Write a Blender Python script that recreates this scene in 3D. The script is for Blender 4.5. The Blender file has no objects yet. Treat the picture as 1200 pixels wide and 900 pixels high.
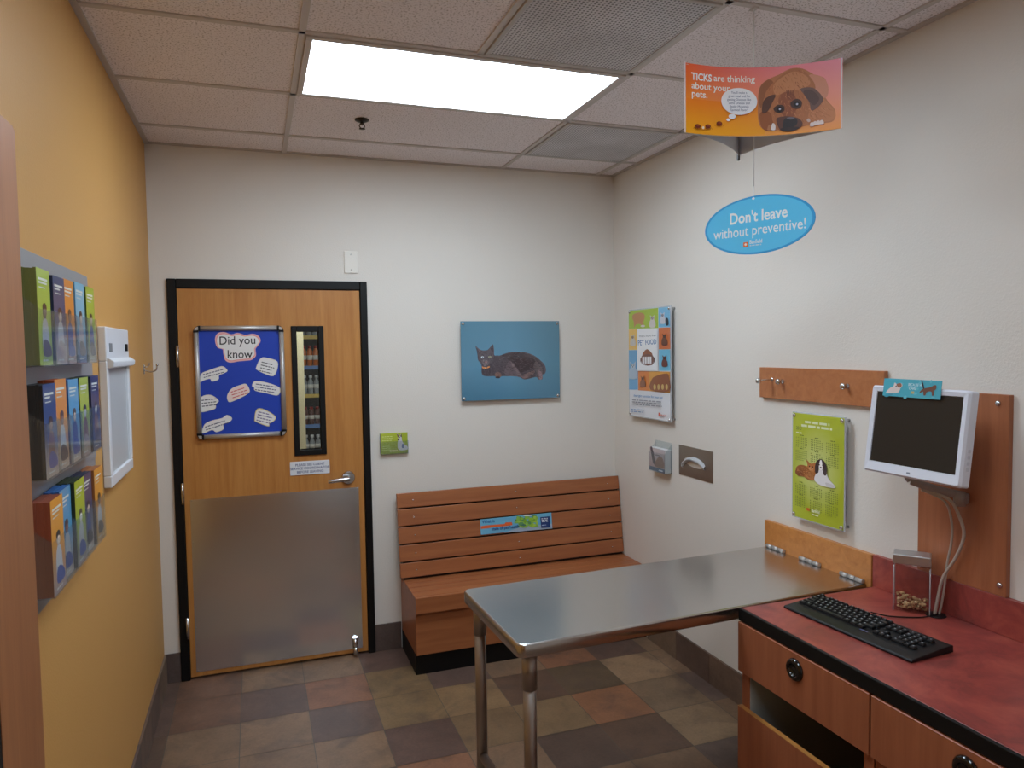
import bpy, bmesh, math, random
import numpy as np
from mathutils import Vector, Matrix, geometry
random.seed(7)
PI=math.pi
C=bpy.context.scene.collection
W,H=2.6105,2.7597
FRONT=-4.6            # wall behind the camera

# ------------------------------------------------------------------ colour / materials
def lin(c):
    o=[]
    for v in c[:3]:
        v=v/255.
        o.append(v/12.92 if v<=.04045 else ((v+.055)/1.055)**2.4)
    return (*o,1.)
MATS={}
def base(name):
    m=bpy.data.materials.new(name); m.use_nodes=True
    nt=m.node_tree; b=nt.nodes['Principled BSDF']
    return m,nt,b
def N(nt,t,**kw):
    n=nt.nodes.new(t)
    for k,v in kw.items(): setattr(n,k,v)
    return n
def plain(name,c,rough=.5,metal=0.,bump=0.,bscale=200.,coat=0.,var=0.,vscale=3.,spec=.5):
    if name in MATS: return MATS[name]
    m,nt,b=base(name); L=nt.links
    b.inputs['Base Color'].default_value=lin(c); b.inputs['Roughness'].default_value=rough
    b.inputs['Metallic'].default_value=metal; b.inputs['Coat Weight'].default_value=coat
    b.inputs['Coat Roughness'].default_value=.12; b.inputs['Specular IOR Level'].default_value=spec
    tc=N(nt,'ShaderNodeTexCoord')
    if bump:
        n=N(nt,'ShaderNodeTexNoise'); n.inputs['Scale'].default_value=bscale; n.inputs['Detail'].default_value=3
        L.new(tc.outputs['Object'],n.inputs['Vector'])
        bp=N(nt,'ShaderNodeBump'); bp.inputs['Strength'].default_value=bump; bp.inputs['Distance'].default_value=.004
        L.new(n.outputs['Fac'],bp.inputs['Height']); L.new(bp.outputs['Normal'],b.inputs['Normal'])
    # gentle tone variation keeps every surface procedural
    n2=N(nt,'ShaderNodeTexNoise'); n2.inputs['Scale'].default_value=vscale; n2.inputs['Detail'].default_value=4
    L.new(tc.outputs['Object'],n2.inputs['Vector'])
    h=N(nt,'ShaderNodeHueSaturation'); h.inputs['Color'].default_value=lin(c)
    mr=N(nt,'ShaderNodeMapRange'); mr.inputs[3].default_value=1-max(var,.02); mr.inputs[4].default_value=1+max(var,.02)
    L.new(n2.outputs['Fac'],mr.inputs[0]); L.new(mr.outputs[0],h.inputs['Value']); L.new(h.outputs[0],b.inputs['Base Color'])
    MATS[name]=m; return m
def wood(name,c1,c2,axis='Z',rough=.42,scale=1.,coat=.15):
    if name in MATS: return MATS[name]
    m,nt,b=base(name); L=nt.links
    tc=N(nt,'ShaderNodeTexCoord'); mp=N(nt,'ShaderNodeMapping')
    s={'X':(.8,14,14),'Y':(14,.8,14),'Z':(14,14,.8)}[axis]
    mp.inputs['Scale'].default_value=[v*scale for v in s]
    L.new(tc.outputs['Object'],mp.inputs['Vector'])
    n=N(nt,'ShaderNodeTexNoise'); n.inputs['Scale'].default_value=2.2; n.inputs['Detail'].default_value=6; n.inputs['Distortion'].default_value=.6
    L.new(mp.outputs[0],n.inputs['Vector'])
    n2=N(nt,'ShaderNodeTexNoise'); n2.inputs['Scale'].default_value=18; n2.inputs['Detail'].default_value=3
    L.new(mp.outputs[0],n2.inputs['Vector'])
    mx=N(nt,'ShaderNodeMath',operation='MULTIPLY_ADD'); mx.inputs[1].default_value=.35
    L.new(n2.outputs['Fac'],mx.inputs[0]); L.new(n.outputs['Fac'],mx.inputs[2])
    r=N(nt,'ShaderNodeValToRGB'); r.color_ramp.elements[0].position=.42; r.color_ramp.elements[1].position=.88
    r.color_ramp.elements[0].color=lin(c1); r.color_ramp.elements[1].color=lin(c2)
    L.new(mx.outputs[0],r.inputs[0]); L.new(r.outputs[0],b.inputs['Base Color'])
    b.inputs['Roughness'].default_value=rough; b.inputs['Coat Weight'].default_value=coat; b.inputs['Coat Roughness'].default_value=.25
    MATS[name]=m; return m
def steel(name,c,rough=.3,axis='X',amt=.06):
    if name in MATS: return MATS[name]
    m,nt,b=base(name); L=nt.links
    tc=N(nt,'ShaderNodeTexCoord'); mp=N(nt,'ShaderNodeMapping')
    mp.inputs['Scale'].default_value={'X':(3,300,300),'Y':(300,3,300),'Z':(300,300,3)}[axis]
    L.new(tc.outputs['Object'],mp.inputs['Vector'])
    n=N(nt,'ShaderNodeTexNoise'); n.inputs['Scale'].default_value=1.; n.inputs['Detail'].default_value=3
    L.new(mp.outputs[0],n.inputs['Vector'])
    n2=N(nt,'ShaderNodeTexNoise'); n2.inputs['Scale'].default_value=9.; n2.inputs['Detail'].default_value=5
    L.new(tc.outputs['Object'],n2.inputs['Vector'])
    ad=N(nt,'ShaderNodeMath',operation='ADD'); L.new(n.outputs['Fac'],ad.inputs[0]); L.new(n2.outputs['Fac'],ad.inputs[1])
    mr=N(nt,'ShaderNodeMapRange'); mr.inputs[1].default_value=.6; mr.inputs[2].default_value=1.4
    mr.inputs[3].default_value=rough-amt; mr.inputs[4].default_value=rough+amt
    L.new(ad.outputs[0],mr.inputs[0]); L.new(mr.outputs[0],b.inputs['Roughness'])
    b.inputs['Base Color'].default_value=lin(c); b.inputs['Metallic'].default_value=1
    MATS[name]=m; return m
def attr_mat(name,rough=.35,coat=.0,noise=0.,nscale=6.,bump=0.,dark=.6):
    """reads the printed / fired colour stored on the mesh"""
    if name in MATS: return MATS[name]
    m,nt,b=base(name); L=nt.links
    a=N(nt,'ShaderNodeVertexColor',layer_name='Col')
    b.inputs['Roughness'].default_value=rough; b.inputs['Coat Weight'].default_value=coat; b.inputs['Coat Roughness'].default_value=.06
    src=a.outputs['Color']
    if noise:
        tc=N(nt,'ShaderNodeTexCoord')
        n=N(nt,'ShaderNodeTexNoise'); n.inputs['Scale'].default_value=nscale; n.inputs['Detail'].default_value=8; n.inputs['Roughness'].default_value=.65
        L.new(tc.outputs['Object'],n.inputs['Vector'])
        n2=N(nt,'ShaderNodeTexNoise'); n2.inputs['Scale'].default_value=nscale*14; n2.inputs['Detail'].default_value=6
        L.new(tc.outputs['Object'],n2.inputs['Vector'])
        ad=N(nt,'ShaderNodeMath',operation='MULTIPLY_ADD'); ad.inputs[1].default_value=.45
        L.new(n2.outputs['Fac'],ad.inputs[0]); L.new(n.outputs['Fac'],ad.inputs[2])
        mr=N(nt,'ShaderNodeMapRange'); mr.inputs[1].default_value=.4; mr.inputs[2].default_value=1.05
        mr.inputs[3].default_value=1-noise; mr.inputs[4].default_value=1+noise*.8
        L.new(ad.outputs[0],mr.inputs[0])
        h=N(nt,'ShaderNodeHueSaturation'); L.new(mr.outputs[0],h.inputs['Value']); L.new(src,h.inputs['Color'])
        src=h.outputs[0]
        if bump:
            bp=N(nt,'ShaderNodeBump'); bp.inputs['Strength'].default_value=bump; bp.inputs['Distance'].default_value=.003
            L.new(ad.outputs[0],bp.inputs['Height']); L.new(bp.outputs[0],b.inputs['Normal'])
    L.new(src,b.inputs['Base Color'])
    MATS[name]=m; return m
def clear(name,tint=(245,250,250),refl=.06,haze=.0):
    if name in MATS: return MATS[name]
    m=bpy.data.materials.new(name); m.use_nodes=True; nt=m.node_tree; nt.nodes.clear(); L=nt.links
    out=N(nt,'ShaderNodeOutputMaterial'); t=N(nt,'ShaderNodeBsdfTransparent'); g=N(nt,'ShaderNodeBsdfGlossy')
    t.inputs[0].default_value=lin(tint); g.inputs['Roughness'].default_value=.05
    lw=N(nt,'ShaderNodeLayerWeight'); lw.inputs[0].default_value=.35
    mr=N(nt,'ShaderNodeMapRange'); mr.inputs[3].default_value=refl; mr.inputs[4].default_value=.15
    L.new(lw.outputs['Facing'],mr.inputs[0])
    mx=N(nt,'ShaderNodeMixShader'); L.new(mr.outputs[0],mx.inputs[0]); L.new(t.outputs[0],mx.inputs[1]); L.new(g.outputs[0],mx.inputs[2])
    last=mx.outputs[0]
    if haze:
        d=N(nt,'ShaderNodeBsdfDiffuse'); d.inputs[0].default_value=(.8,.82,.85,1)
        m2=N(nt,'ShaderNodeMixShader'); m2.inputs[0].default_value=haze
        L.new(last,m2.inputs[1]); L.new(d.outputs[0],m2.inputs[2]); last=m2.outputs[0]
    L.new(last,out.inputs[0]); MATS[name]=m; return m
def emit(name,c,s):
    m=bpy.data.materials.new(name); m.use_nodes=True; nt=m.node_tree; nt.nodes.clear()
    o=N(nt,'ShaderNodeOutputMaterial'); e=N(nt,'ShaderNodeEmission'); e.inputs[0].default_value=(*c,1); e.inputs[1].default_value=s
    nt.links.new(e.outputs[0],o.inputs[0]); MATS[name]=m; return m

# ------------------------------------------------------------------ mesh collector
class MB:
    def __init__(s): s.bm=bmesh.new(); s.col=s.bm.loops.layers.float_color.new('Col'); s.usecol=False
    def _paint(s,faces,c):
        if c is not None:
            s.usecol=True
            for f in faces:
                for l in f.loops: l[s.bm.loops.layers.float_color['Col']]=c
    def box(s,x0,x1,y0,y1,z0,z1,bev=0.,seg=2,M=None,c=None,mi=0):
        r=bmesh.ops.create_cube(s.bm,size=1)
        vs=r['verts']
        for v in vs: v.co=Vector(((x0+x1)/2+v.co.x*(x1-x0),(y0+y1)/2+v.co.y*(y1-y0),(z0+z1)/2+v.co.z*(z1-z0)))
        fs=list({f for v in vs for f in v.link_faces})
        if bev:
            es=list({e for v in vs for e in v.link_edges})
            rb=bmesh.ops.bevel(s.bm,geom=es,offset=bev,segments=seg,affect='EDGES',profile=.5)
            fs=list(set(rb['faces'])|{f for f in fs if f.is_valid}); vs=list({v for f in fs for v in f.verts})
        if M is not None: bmesh.ops.transform(s.bm,matrix=M,verts=vs)
        for f in fs: f.material_index=mi
        s._paint(fs,lin(c) if c else None); return s
    def cyl(s,p0,p1,r0,r1=None,n=20,cap=True,mi=0,c=None):
        p0,p1=Vector(p0),Vector(p1); d=p1-p0; r1=r0 if r1 is None else r1
        M=Matrix.Translation((p0+p1)/2)@d.to_track_quat('Z','Y').to_matrix().to_4x4()
        r=bmesh.ops.create_cone(s.bm,cap_ends=cap,segments=n,radius1=r0,radius2=r1,depth=d.length,matrix=M)
        fs=list({f for v in r['verts'] for f in v.link_faces})
        for f in fs: f.material_index=mi; f.smooth=len(f.verts)==4
        s._paint(fs,lin(c) if c else None); return s
    def tube(s,pts,r,n=10,cap=True,smooth=6):
        P=[Vector(p) for p in pts]
        if smooth and len(P)>2:
            Q=[]
            for i in range(len(P)-1):
                a,b,c_,d=P[max(i-1,0)],P[i],P[i+1],P[min(i+2,len(P)-1)]
                for k in range(smooth):
                    t=k/smooth
                    Q.append(.5*((2*b)+(c_-a)*t+(2*a-5*b+4*c_-d)*t*t+(3*b-a-3*c_+d)*t**3))
            Q.append(P[-1]); P=Q
        rings=[]; up=Vector((0,0,1)); prev=None
        for i,p in enumerate(P):
            t=(P[min(i+1,len(P)-1)]-P[max(i-1,0)]).normalized()
            if prev is None:
                a=t.orthogonal().normalized()
            else:
                a=(prev-t*prev.dot(t)).normalized()
            prev=a; b=t.cross(a)
            rr=r[i*len(r)//len(P)] if isinstance(r,(list,tuple)) else r
            rings.append([s.bm.verts.new(p+rr*(math.cos(2*PI*k/n)*a+math.sin(2*PI*k/n)*b)) for k in range(n)])
        for A,B in zip(rings,rings[1:]):
            for k in range(n):
                f=s.bm.faces.new((A[k],A[(k+1)%n],B[(k+1)%n],B[k])); f.smooth=True
        if cap: s.bm.faces.new(rings[0][::-1]); s.bm.faces.new(rings[-1])
        return s
    def lathe(s,prof,M=None,n=28,mi=0):
        rings=[]
        for r,z in prof:
            rings.append([s.bm.verts.new((r*math.cos(2*PI*k/n),r*math.sin(2*PI*k/n),z)) for k in range(n)])
        for A,B in zip(rings,rings[1:]):
            for k in range(n):
                f=s.bm.faces.new((A[k],A[(k+1)%n],B[(k+1)%n],B[k])); f.smooth=True; f.material_index=mi
        f0=s.bm.faces.new(rings[0][::-1]); f1=s.bm.faces.new(rings[-1]); f0.material_index=f1.material_index=mi
        if M is not None: bmesh.ops.transform(s.bm,matrix=M,verts=[v for R in rings for v in R])
        return s
    def prism(s,poly,a,b,axis='Y',bev=0.,mi=0):
        """extrude 2-D polygon along an axis between a and b"""
        f3={'Y':lambda p,t:(p[0],t,p[1]),'X':lambda p,t:(t,p[0],p[1]),'Z':lambda p,t:(p[0],p[1],t)}[axis]
        A=[s.bm.verts.new(f3(p,a)) for p in poly]; B=[s.bm.verts.new(f3(p,b)) for p in poly]
        n=len(poly); fs=[s.bm.faces.new(A),s.bm.faces.new(B[::-1])]
        for k in range(n): fs.append(s.bm.faces.new((A[k],B[k],B[(k+1)%n],A[(k+1)%n])))
        bmesh.ops.recalc_face_normals(s.bm,faces=fs)
        if bev: bmesh.ops.bevel(s.bm,geom=list({e for f in fs for e in f.edges}),offset=bev,segments=2,affect='EDGES')
        for f in fs:
            if f.is_valid: f.material_index=mi
        return s
    def quad(s,pts,c=None,mi=0):
        f=s.bm.faces.new([s.bm.verts.new(p) for p in pts]); f.material_index=mi
        s._paint([f],lin(c) if c else None); return s
    def build(s,name,mats,parent=None,M=None):
        me=bpy.data.meshes.new(name)
        if M is not None: bmesh.ops.transform(s.bm,matrix=M,verts=s.bm.verts)
        if not s.usecol: s.bm.loops.layers.float_color.remove(s.bm.loops.layers.float_color['Col'])
        s.bm.to_mesh(me); s.bm.free()
        for m in (mats if isinstance(mats,(list,tuple)) else [mats]): me.materials.append(m)
        o=bpy.data.objects.new(name,me); C.objects.link(o)
        if parent: o.parent=parent
        return o
def tag(o,label,cat,group=None,kind=None):
    if label: o['label']=label
    if cat: o['category']=cat
    if group: o['group']=group
    if kind: o['kind']=kind
    return o
def thing(name,label,cat,loc=(0,0,0),rz=0.,group=None,rot=None,kind=None):
    o=bpy.data.objects.new(name,None); C.objects.link(o); o.empty_display_size=.05
    o.location=loc; o.rotation_euler=rot if rot else (0,0,rz); tag(o,label,cat,group,kind); return o
def structure(o): o['kind']='structure'; return o
# wall frames: local X = right as seen, Z = up, -Y = out of the wall
BACKR,RIGHTR,LEFTR=0.,-PI/2,PI/2

# ------------------------------------------------------------------ flat printed artwork
def spline(pts,k=5):
    n=len(pts); out=[]
    for i in range(n):
        a,b,c,d=[np.array(pts[(i+j)%n],float) for j in (-1,0,1,2)]
        for q in range(k):
            t=q/k; out.append(tuple(.5*((2*b)+(c-a)*t+(2*a-5*b+4*c-d)*t*t+(3*b-a-3*c+d)*t**3)))
    return out
def ellipse(cx,cy,rx,ry,rot=0,n=28):
    r=math.radians(rot)
    return [(cx+rx*math.cos(t)*math.cos(r)-ry*math.sin(t)*math.sin(r),cy+rx*math.cos(t)*math.sin(r)+ry*math.sin(t)*math.cos(r)) for t in [2*PI*i/n for i in range(n)]]
def inside(p,poly):
    x,y=p; c=False; n=len(poly)
    for i in range(n):
        x0,y0=poly[i]; x1,y1=poly[i-1]
        if (y0>y)!=(y1>y) and x<(x1-x0)*(y-y0)/(y1-y0)+x0: c=not c
    return c
_tc={}
def text2d(s,bold=0.):
    """built-in font as 2-D triangles, cap height about 0.7"""
    key=(s,bold)
    if key in _tc: return _tc[key]
    cu=bpy.data.curves.new('t','FONT'); cu.body=s; cu.resolution_u=3; cu.offset=bold
    ob=bpy.data.objects.new('t',cu); C.objects.link(ob)
    dg=bpy.context.evaluated_depsgraph_get(); me=ob.evaluated_get(dg).to_mesh()
    vs=[(v.co.x,v.co.y) for v in me.vertices]; fs=[tuple(p.vertices) for p in me.polygons]
    ob.evaluated_get(dg).to_mesh_clear(); bpy.data.objects.remove(ob); bpy.data.curves.remove(cu)
    _tc[key]=(vs,fs); return _tc[key]
class Art:
    """coloured flat shapes stacked in thin ink layers; coordinates in metres (x right, z up)
    or in the pixels of a source quad when src is given (tl,tr,br,bl) -> w x h"""
    def __init__(s,w,h,src=None):
        s.w,s.h=w,h; s.V=[]; s.F=[]; s.Cc=[]; s.lay=0; s.gain=1.
        s.Hm=None
        if src:
            A=[]; dst=[(0,h),(w,h),(w,0),(0,0)]
            for (x,y),(u,v) in zip(src,dst):
                A.append([x,y,1,0,0,0,-u*x,-u*y,-u]); A.append([0,0,0,x,y,1,-v*x,-v*y,-v])
            s.Hm=np.linalg.svd(np.array(A,float))[2][-1].reshape(3,3)
    def m(s,p):
        if s.Hm is None: return p
        q=s.Hm@np.array([p[0],p[1],1.]); return (q[0]/q[2],q[1]/q[2])
    def raw(s,pts,faces,cols):
        b=len(s.V); s.V+= [(p[0],s.lay,p[1]) for p in pts]
        for f in faces: s.F.append(tuple(b+i for i in f)); s.Cc.append([tuple(min(.95,v*s.gain) for v in cols[i][:3])+(1.,) for i in f])
        s.lay+=1
    def poly(s,pts,c,edge=None,smooth=0,keep=False):
        if smooth: pts=spline(pts,smooth)
        P=[s.m(p) for p in pts]
        clean=[P[0]]
        for p in P[1:]:
            if abs(p[0]-clean[-1][0])+abs(p[1]-clean[-1][1])>1e-6: clean.append(p)
        P=clean
        tri=geometry.tessellate_polygon([[Vector((x,y,0)) for x,y in P]])
        lc=lin(c); s.raw(P,tri,[lc]*len(P))
        return s
    def grad(s,x0,x1,y0,y1,ctl,ctr,cbr,cbl,n=8):
        """rectangle with four corner inks blended (metres, y up)"""
        c=[np.array(lin(k)) for k in (ctl,ctr,cbr,cbl)]; pts=[];cols=[];fs=[]
        for j in range(n+1):
            for i in range(n+1):
                u,v=i/n,j/n; pts.append((x0+(x1-x0)*u,y0+(y1-y0)*v))
                cols.append(tuple((c[3]*(1-u)+c[2]*u)*(1-v)+(c[0]*(1-u)+c[1]*u)*v))
        for j in range(n):
            for i in range(n):
                a=j*(n+1)+i; fs.append((a,a+1,a+n+2,a+n+1))
        s.raw(pts,fs,cols); return s
    def rect(s,x0,x1,y0,y1,c): return s.poly([(x0,y0),(x1,y0),(x1,y1),(x0,y1)],c)
    def ell(s,cx,cy,rx,ry,c,rot=0,n=28): return s.poly(ellipse(cx,cy,rx,ry,rot,n),c)
    def blob(s,cx,cy,rx,ry,cin,cout,rot=0,n=24):
        """soft spot: centre ink to rim ink"""
        P=[s.m((cx,cy))]+[s.m(p) for p in ellipse(cx,cy,rx,ry,rot,n)]
        s.raw(P,[(0,1+i,1+(i+1)%n) for i in range(n)],[lin(cin)]+[lin(cout)]*n); return s
    def fur(s,poly,n,ln,ang,cols,wd=.12,smooth=5):
        poly=spline(poly,smooth) if smooth else poly
        xs=[p[0] for p in poly]; ys=[p[1] for p in poly]; pts=[];fs=[];cc=[]
        k=0
        while k<n:
            p=(random.uniform(min(xs),max(xs)),random.uniform(min(ys),max(ys)))
            if not inside(p,poly): continue
            k+=1; a=math.radians((ang(p) if callable(ang) else ang)+random.gauss(0,14)); l=ln*random.uniform(.6,1.4)
            q=(p[0]+l*math.cos(a),p[1]+l*math.sin(a))
            if not inside(q,poly): continue
            w=l*wd; nx,ny=-math.sin(a)*w,math.cos(a)*w
            col=lin(random.choice(cols)); b=len(pts)
            pts+=[s.m((p[0]+nx,p[1]+ny)),s.m((p[0]-nx,p[1]-ny)),s.m(q)]; fs.append((b,b+1,b+2)); cc+=[col]*3
        if pts: s.raw(pts,fs,cc)
        return s
    def text(s,t,x,y,size,c,bold=0.,rot=0.,align='L',sx=1.,dirv=None):
        """x,y baseline start; size = font size. With src pixels, dirv=(dx,dy) unit baseline in px"""
        vs,fs=text2d(t,bold)
        if not vs: return s
        wmax=max(v[0] for v in vs); off={'L':0,'C':-wmax/2,'R':-wmax}[align]
        up=1 if s.Hm is None else -1
        r=math.radians(rot); P=[]
        for vx,vy in vs:
            a,b=(vx+off)*size*sx,vy*size
            px,py=a*math.cos(r)-b*math.sin(r),a*math.sin(r)+b*math.cos(r)
            P.append(s.m((x+px,y+up*py)))
        s.raw(P,fs,[lin(c)]*len(P)); return s
    def lines(s,x0,x1,y,step,n,th,c,ragged=.25,words=True,rot=0.):
        """illegible small print: rows of word-length dashes (metres)"""
        pts=[];fs=[]
        up=-1 if s.Hm is None else 1
        r=math.radians(rot)
        for k in range(n):
            yy=k*step; x=0; end=(x1-x0)*(1-random.uniform(0,ragged))
            while x<end:
                l=random.uniform(1.6,5)*th; l=min(l,end-x)
                b=len(pts)
                for (qx,qy) in ((x,yy),(x+l,yy),(x+l,yy+th),(x,yy+th)):
                    X=qx*math.cos(r)-qy*math.sin(r); Y=qx*math.sin(r)+qy*math.cos(r)
                    pts.append(s.m((x0+X,y+up*Y)))
                fs.append((b,b+1,b+2,b+3)); x+=l+th*.8
        s.raw(pts,fs,[lin(c)]*len(pts)); return s
    def build(s,name,mat,parent,y0,off=(0,0),step=.00012,warp=None,M=None):
        me=bpy.data.meshes.new(name)
        V=[]
        for x,l,z in s.V:
            y=y0-l*step
            if warp: y+=warp(x)
            V.append((x+off[0],y,z+off[1]))
        me.from_pydata(V,[],s.F)
        ca=me.color_attributes.new('Col','FLOAT_COLOR','CORNER'); i=0
        buf=[]
        for cs in s.Cc:
            for c in cs: buf+=list(c)
        ca.data.foreach_set('color',buf)
        # make every printed face look outwards (-Y)
        bm=bmesh.new(); bm.from_mesh(me)
        for f in bm.faces:
            f.normal_update()
            if f.normal.y>0: f.normal_flip()
        if M is not None: bmesh.ops.transform(bm,matrix=M,verts=bm.verts)
        bm.to_mesh(me); bm.free()
        me.materials.append(mat); o=bpy.data.objects.new(name,me); C.objects.link(o)
        if parent: o.parent=parent
        return o
PRINT=attr_mat('printed_gloss',.3,.25)
PAPER=attr_mat('printed_paper',.55,.0)
POSTER=attr_mat('print_under_acrylic',.4,.7)

# ------------------------------------------------------------------ shared materials
WHITE=plain('white_wall_paint',(226,219,210),.6,bump=.22,bscale=150,spec=.3)
YELLOW=plain('yellow_wall_paint',(204,152,84),.5,bump=.18,bscale=150,spec=.4)
MAPLE=wood('maple_veneer',(174,112,52),(196,136,71),'Z',.4)
MAPLEY=wood('maple_board',(170,103,61),(189,122,76),'Y',.42)
CHERRYX=wood('cherry_slats',(149,86,51),(171,105,63),'X',.4)
CHERRYZ=wood('cherry_board',(152,90,56),(174,106,68),'Z',.42)
CABW=wood('cabinet_veneer',(147,83,53),(167,99,65),'Z',.42)
TALLW=wood('tall_panel_veneer',(144,87,49),(167,107,63),'Z',.45)
BLACKP=plain('black_paint',(11,10,10),.5,spec=.3)
BLACKPL=plain('black_plastic',(17,17,19),.4,spec=.35)
KEYP=plain('key_plastic',(20,20,22),.45,spec=.35)
LEGEND=plain('key_legend',(150,152,156),.5)
GLOSSB=plain('black_gloss_plastic',(8,8,9),.1,coat=.5)
CHROME=steel('satin_chrome',(205,205,205),.22)
STEELX=steel('brushed_steel_top',(206,203,200),.24,'X',.018)
STEELZ=steel('brushed_steel_sheet',(234,243,252),.2,'X',.02)
STEELT=steel('steel_tube',(170,162,156),.42,'Z',.03)
ALU=plain('satin_aluminium',(190,186,182),.42,.55)
GREYMET=plain('grey_metal_sheet',(158,158,162),.4,.35)
WPLAST=plain('white_plastic',(226,228,232),.35)
WENAM=plain('white_enamel',(228,230,234),.3,coat=.2)
ACRYL=clear('clear_acrylic',(244,247,248),.03,.03)
GLASS=clear('clear_glass',(246,250,248),.04)
GREYMEL=plain('grey_melamine',(176,178,172),.4)
TILE=attr_mat('slate_tile',.46,.0,noise=.34,nscale=6.,bump=.25)
def mottle():
    nt=TILE.node_tree; L=nt.links; b=nt.nodes['Principled BSDF']; src=b.inputs['Base Color'].links[0].from_socket
    tc=N(nt,'ShaderNodeTexCoord'); n=N(nt,'ShaderNodeTexNoise'); n.inputs['Scale'].default_value=4.6; n.inputs['Detail'].default_value=7; n.inputs['Roughness'].default_value=.62; n.inputs['Distortion'].default_value=.8
    L.new(tc.outputs['Object'],n.inputs['Vector'])
    r=N(nt,'ShaderNodeMapRange'); r.inputs[1].default_value=.50; r.inputs[2].default_value=.66; r.inputs[3].default_value=0; r.inputs[4].default_value=.55; L.new(n.outputs['Fac'],r.inputs[0])
    m=N(nt,'ShaderNodeMixRGB'); m.inputs[2].default_value=lin((84,68,60)); L.new(r.outputs[0],m.inputs[0]); L.new(src,m.inputs[1]); L.new(m.outputs[0],b.inputs['Base Color'])
    b.inputs['Specular IOR Level'].default_value=.35
mottle()

# ------------------------------------------------------------------ room shell
def wallbox(name,x0,x1,y0,y1,z0,z1,m):
    return structure(MB().box(x0,x1,y0,y1,z0,z1).build(name,m))
# back wall with the door opening
DX0,DX1,DZ=.123,1.04,2.035          # leaf
FX0,FX1,FZ=.0775,1.0815,2.084       # outer frame
b=MB()
b.box(-.12,FX0+.02,0,.12,0,H).box(FX1-.02,W+.12,0,.12,0,H).box(FX0+.02,FX1-.02,0,.12,FZ-.02,H)
structure(b.build('wall_back',WHITE))
wallbox('wall_left',-.12,0,FRONT,0,0,H,YELLOW)
wallbox('wall_right',W,W+.12,FRONT,0,0,H,WHITE)
wallbox('wall_front',-.12,W+.12,FRONT-.12,FRONT,0,H,WHITE)
# floor tiles (one mesh; each tile its own fired colour)
TX,TY,TS=.0688,-.2618,.3048
dk=(106,88,80); dk2=(100,82,70); tan=(136,115,94); tn2=(128,108,88); red=(140,104,82); lt=(146,126,102); br=(118,92,76)
pal={(-1,0):dk,(-1,1):dk,(-1,2):dk2,(-1,3):tn2,(0,0):br,(0,1):br,(0,2):tn2,(0,3):tn2,(1,0):tan,(1,1):dk,(1,2):tan,(1,3):tn2,(2,0):tan,(2,1):red,(2,2):dk,(2,3):tan,
(3,0):(106,88,82),(3,1):(132,114,86),(3,2):(130,112,84),(3,3):(100,82,76),(3,4):red,(4,0):dk,(4,1):(106,90,84),(4,2):(138,118,90),(4,3):(126,108,84),(4,4):tan,(5,1):tan,(5,2):dk2,(5,3):(132,114,88),(5,4):(92,78,70),
(6,1):red,(6,2):(98,86,70),(6,3):(146,108,82),(6,4):dk2,(6,5):tn2,(7,1):dk,(7,2):lt,(7,3):(128,112,92),(7,4):(140,122,98),(7,5):(106,94,88),(8,1):tan,(8,2):tan,(8,3):(110,96,90),(8,4):tn2,(1,4):red,(2,4):dk2,(0,4):tan,(5,5):tan}
rnd=random.Random(3); b=MB(); g=.0018
b.box(-.12,W+.12,FRONT-.12,2.95,-.06,-.0015,c=(92,82,72))
for i in range(-1,9):
    for j in range(-10,17):
        x0=max(TX+i*TS,0)+g; x1=min(TX+(i+1)*TS,W)-g
        y1=TY-(j-1)*TS-g; y0=TY-j*TS+g
        if y0<FRONT: y0=FRONT
        if y1-y0<.01 or x1-x0<.01: continue
        c=pal.get((i,j)) or rnd.choice([dk,dk2,tan,tn2,red,lt,br])
        b.quad([(x0,y0,0),(x1,y0,0),(x1,y1,0),(x0,y1,0)],(c[0]*.99,c[1]*.92,c[2]*.87))
floor=structure(b.build('floor',TILE))
# tile baseboards
def baseboard(name,pieces):
    b=MB(); rr=random.Random(name)
    for (x0,x1,y0,y1) in pieces:
        c=rr.choice([(104,84,74),(116,94,80),(98,82,76),(124,102,84)])
        b.box(x0,x1,y0,y1,0,.152,c=c)
    return structure(b.build(name,TILE))
def run(a,b_,s=TS): 
    o=[];x=a
    while x<b_-.005: o.append((x,min(x+s,b_)-.002)); x+=s
    return o
baseboard('baseboard_back',[(x0,x1,-.011,-.0005) for x0,x1 in [(0.011,FX0-.001)]+run(FX1+.001,1.232)])
baseboard('baseboard_left',[(.0005,.011,-y1,-y0) for y0,y1 in run(.0,2.845)])
baseboard('baseboard_right',[(W-.011,W-.0005,-y1,-y0) for y0,y1 in run(.409,2.03)])

# ceiling: acoustic tiles, T-bar grid
GX,GR,T=.6662,.3267,.6096
m,nt,bs=base('acoustic_tile'); L=nt.links
tc=N(nt,'ShaderNodeTexCoord'); vo=N(nt,'ShaderNodeTexNoise'); vo.inputs['Scale'].default_value=150; vo.inputs['Detail'].default_value=4
L.new(tc.outputs['Object'],vo.inputs['Vector'])
rp=N(nt,'ShaderNodeValToRGB'); rp.color_ramp.elements[0].position=.33; rp.color_ramp.elements[1].position=.47
rp.color_ramp.elements[0].color=lin((178, 166, 165)); rp.color_ramp.elements[1].color=lin((243, 236, 239))
L.new(vo.outputs['Fac'],rp.inputs[0]); L.new(rp.outputs[0],bs.inputs['Base Color']); bs.inputs['Roughness'].default_value=.85
bp=N(nt,'ShaderNodeBump'); bp.inputs['Strength'].default_value=.4; bp.inputs['Distance'].default_value=.003; L.new(rp.outputs[0],bp.inputs['Height']); L.new(bp.outputs[0],bs.inputs['Normal'])
ACOU=m
ceil=structure(MB().box(-.12,W+.12,FRONT-.12,.12,H,H+.08).build('ceiling',ACOU))
GRID=plain('white_grid_enamel',(200,192,188),.45)
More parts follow.
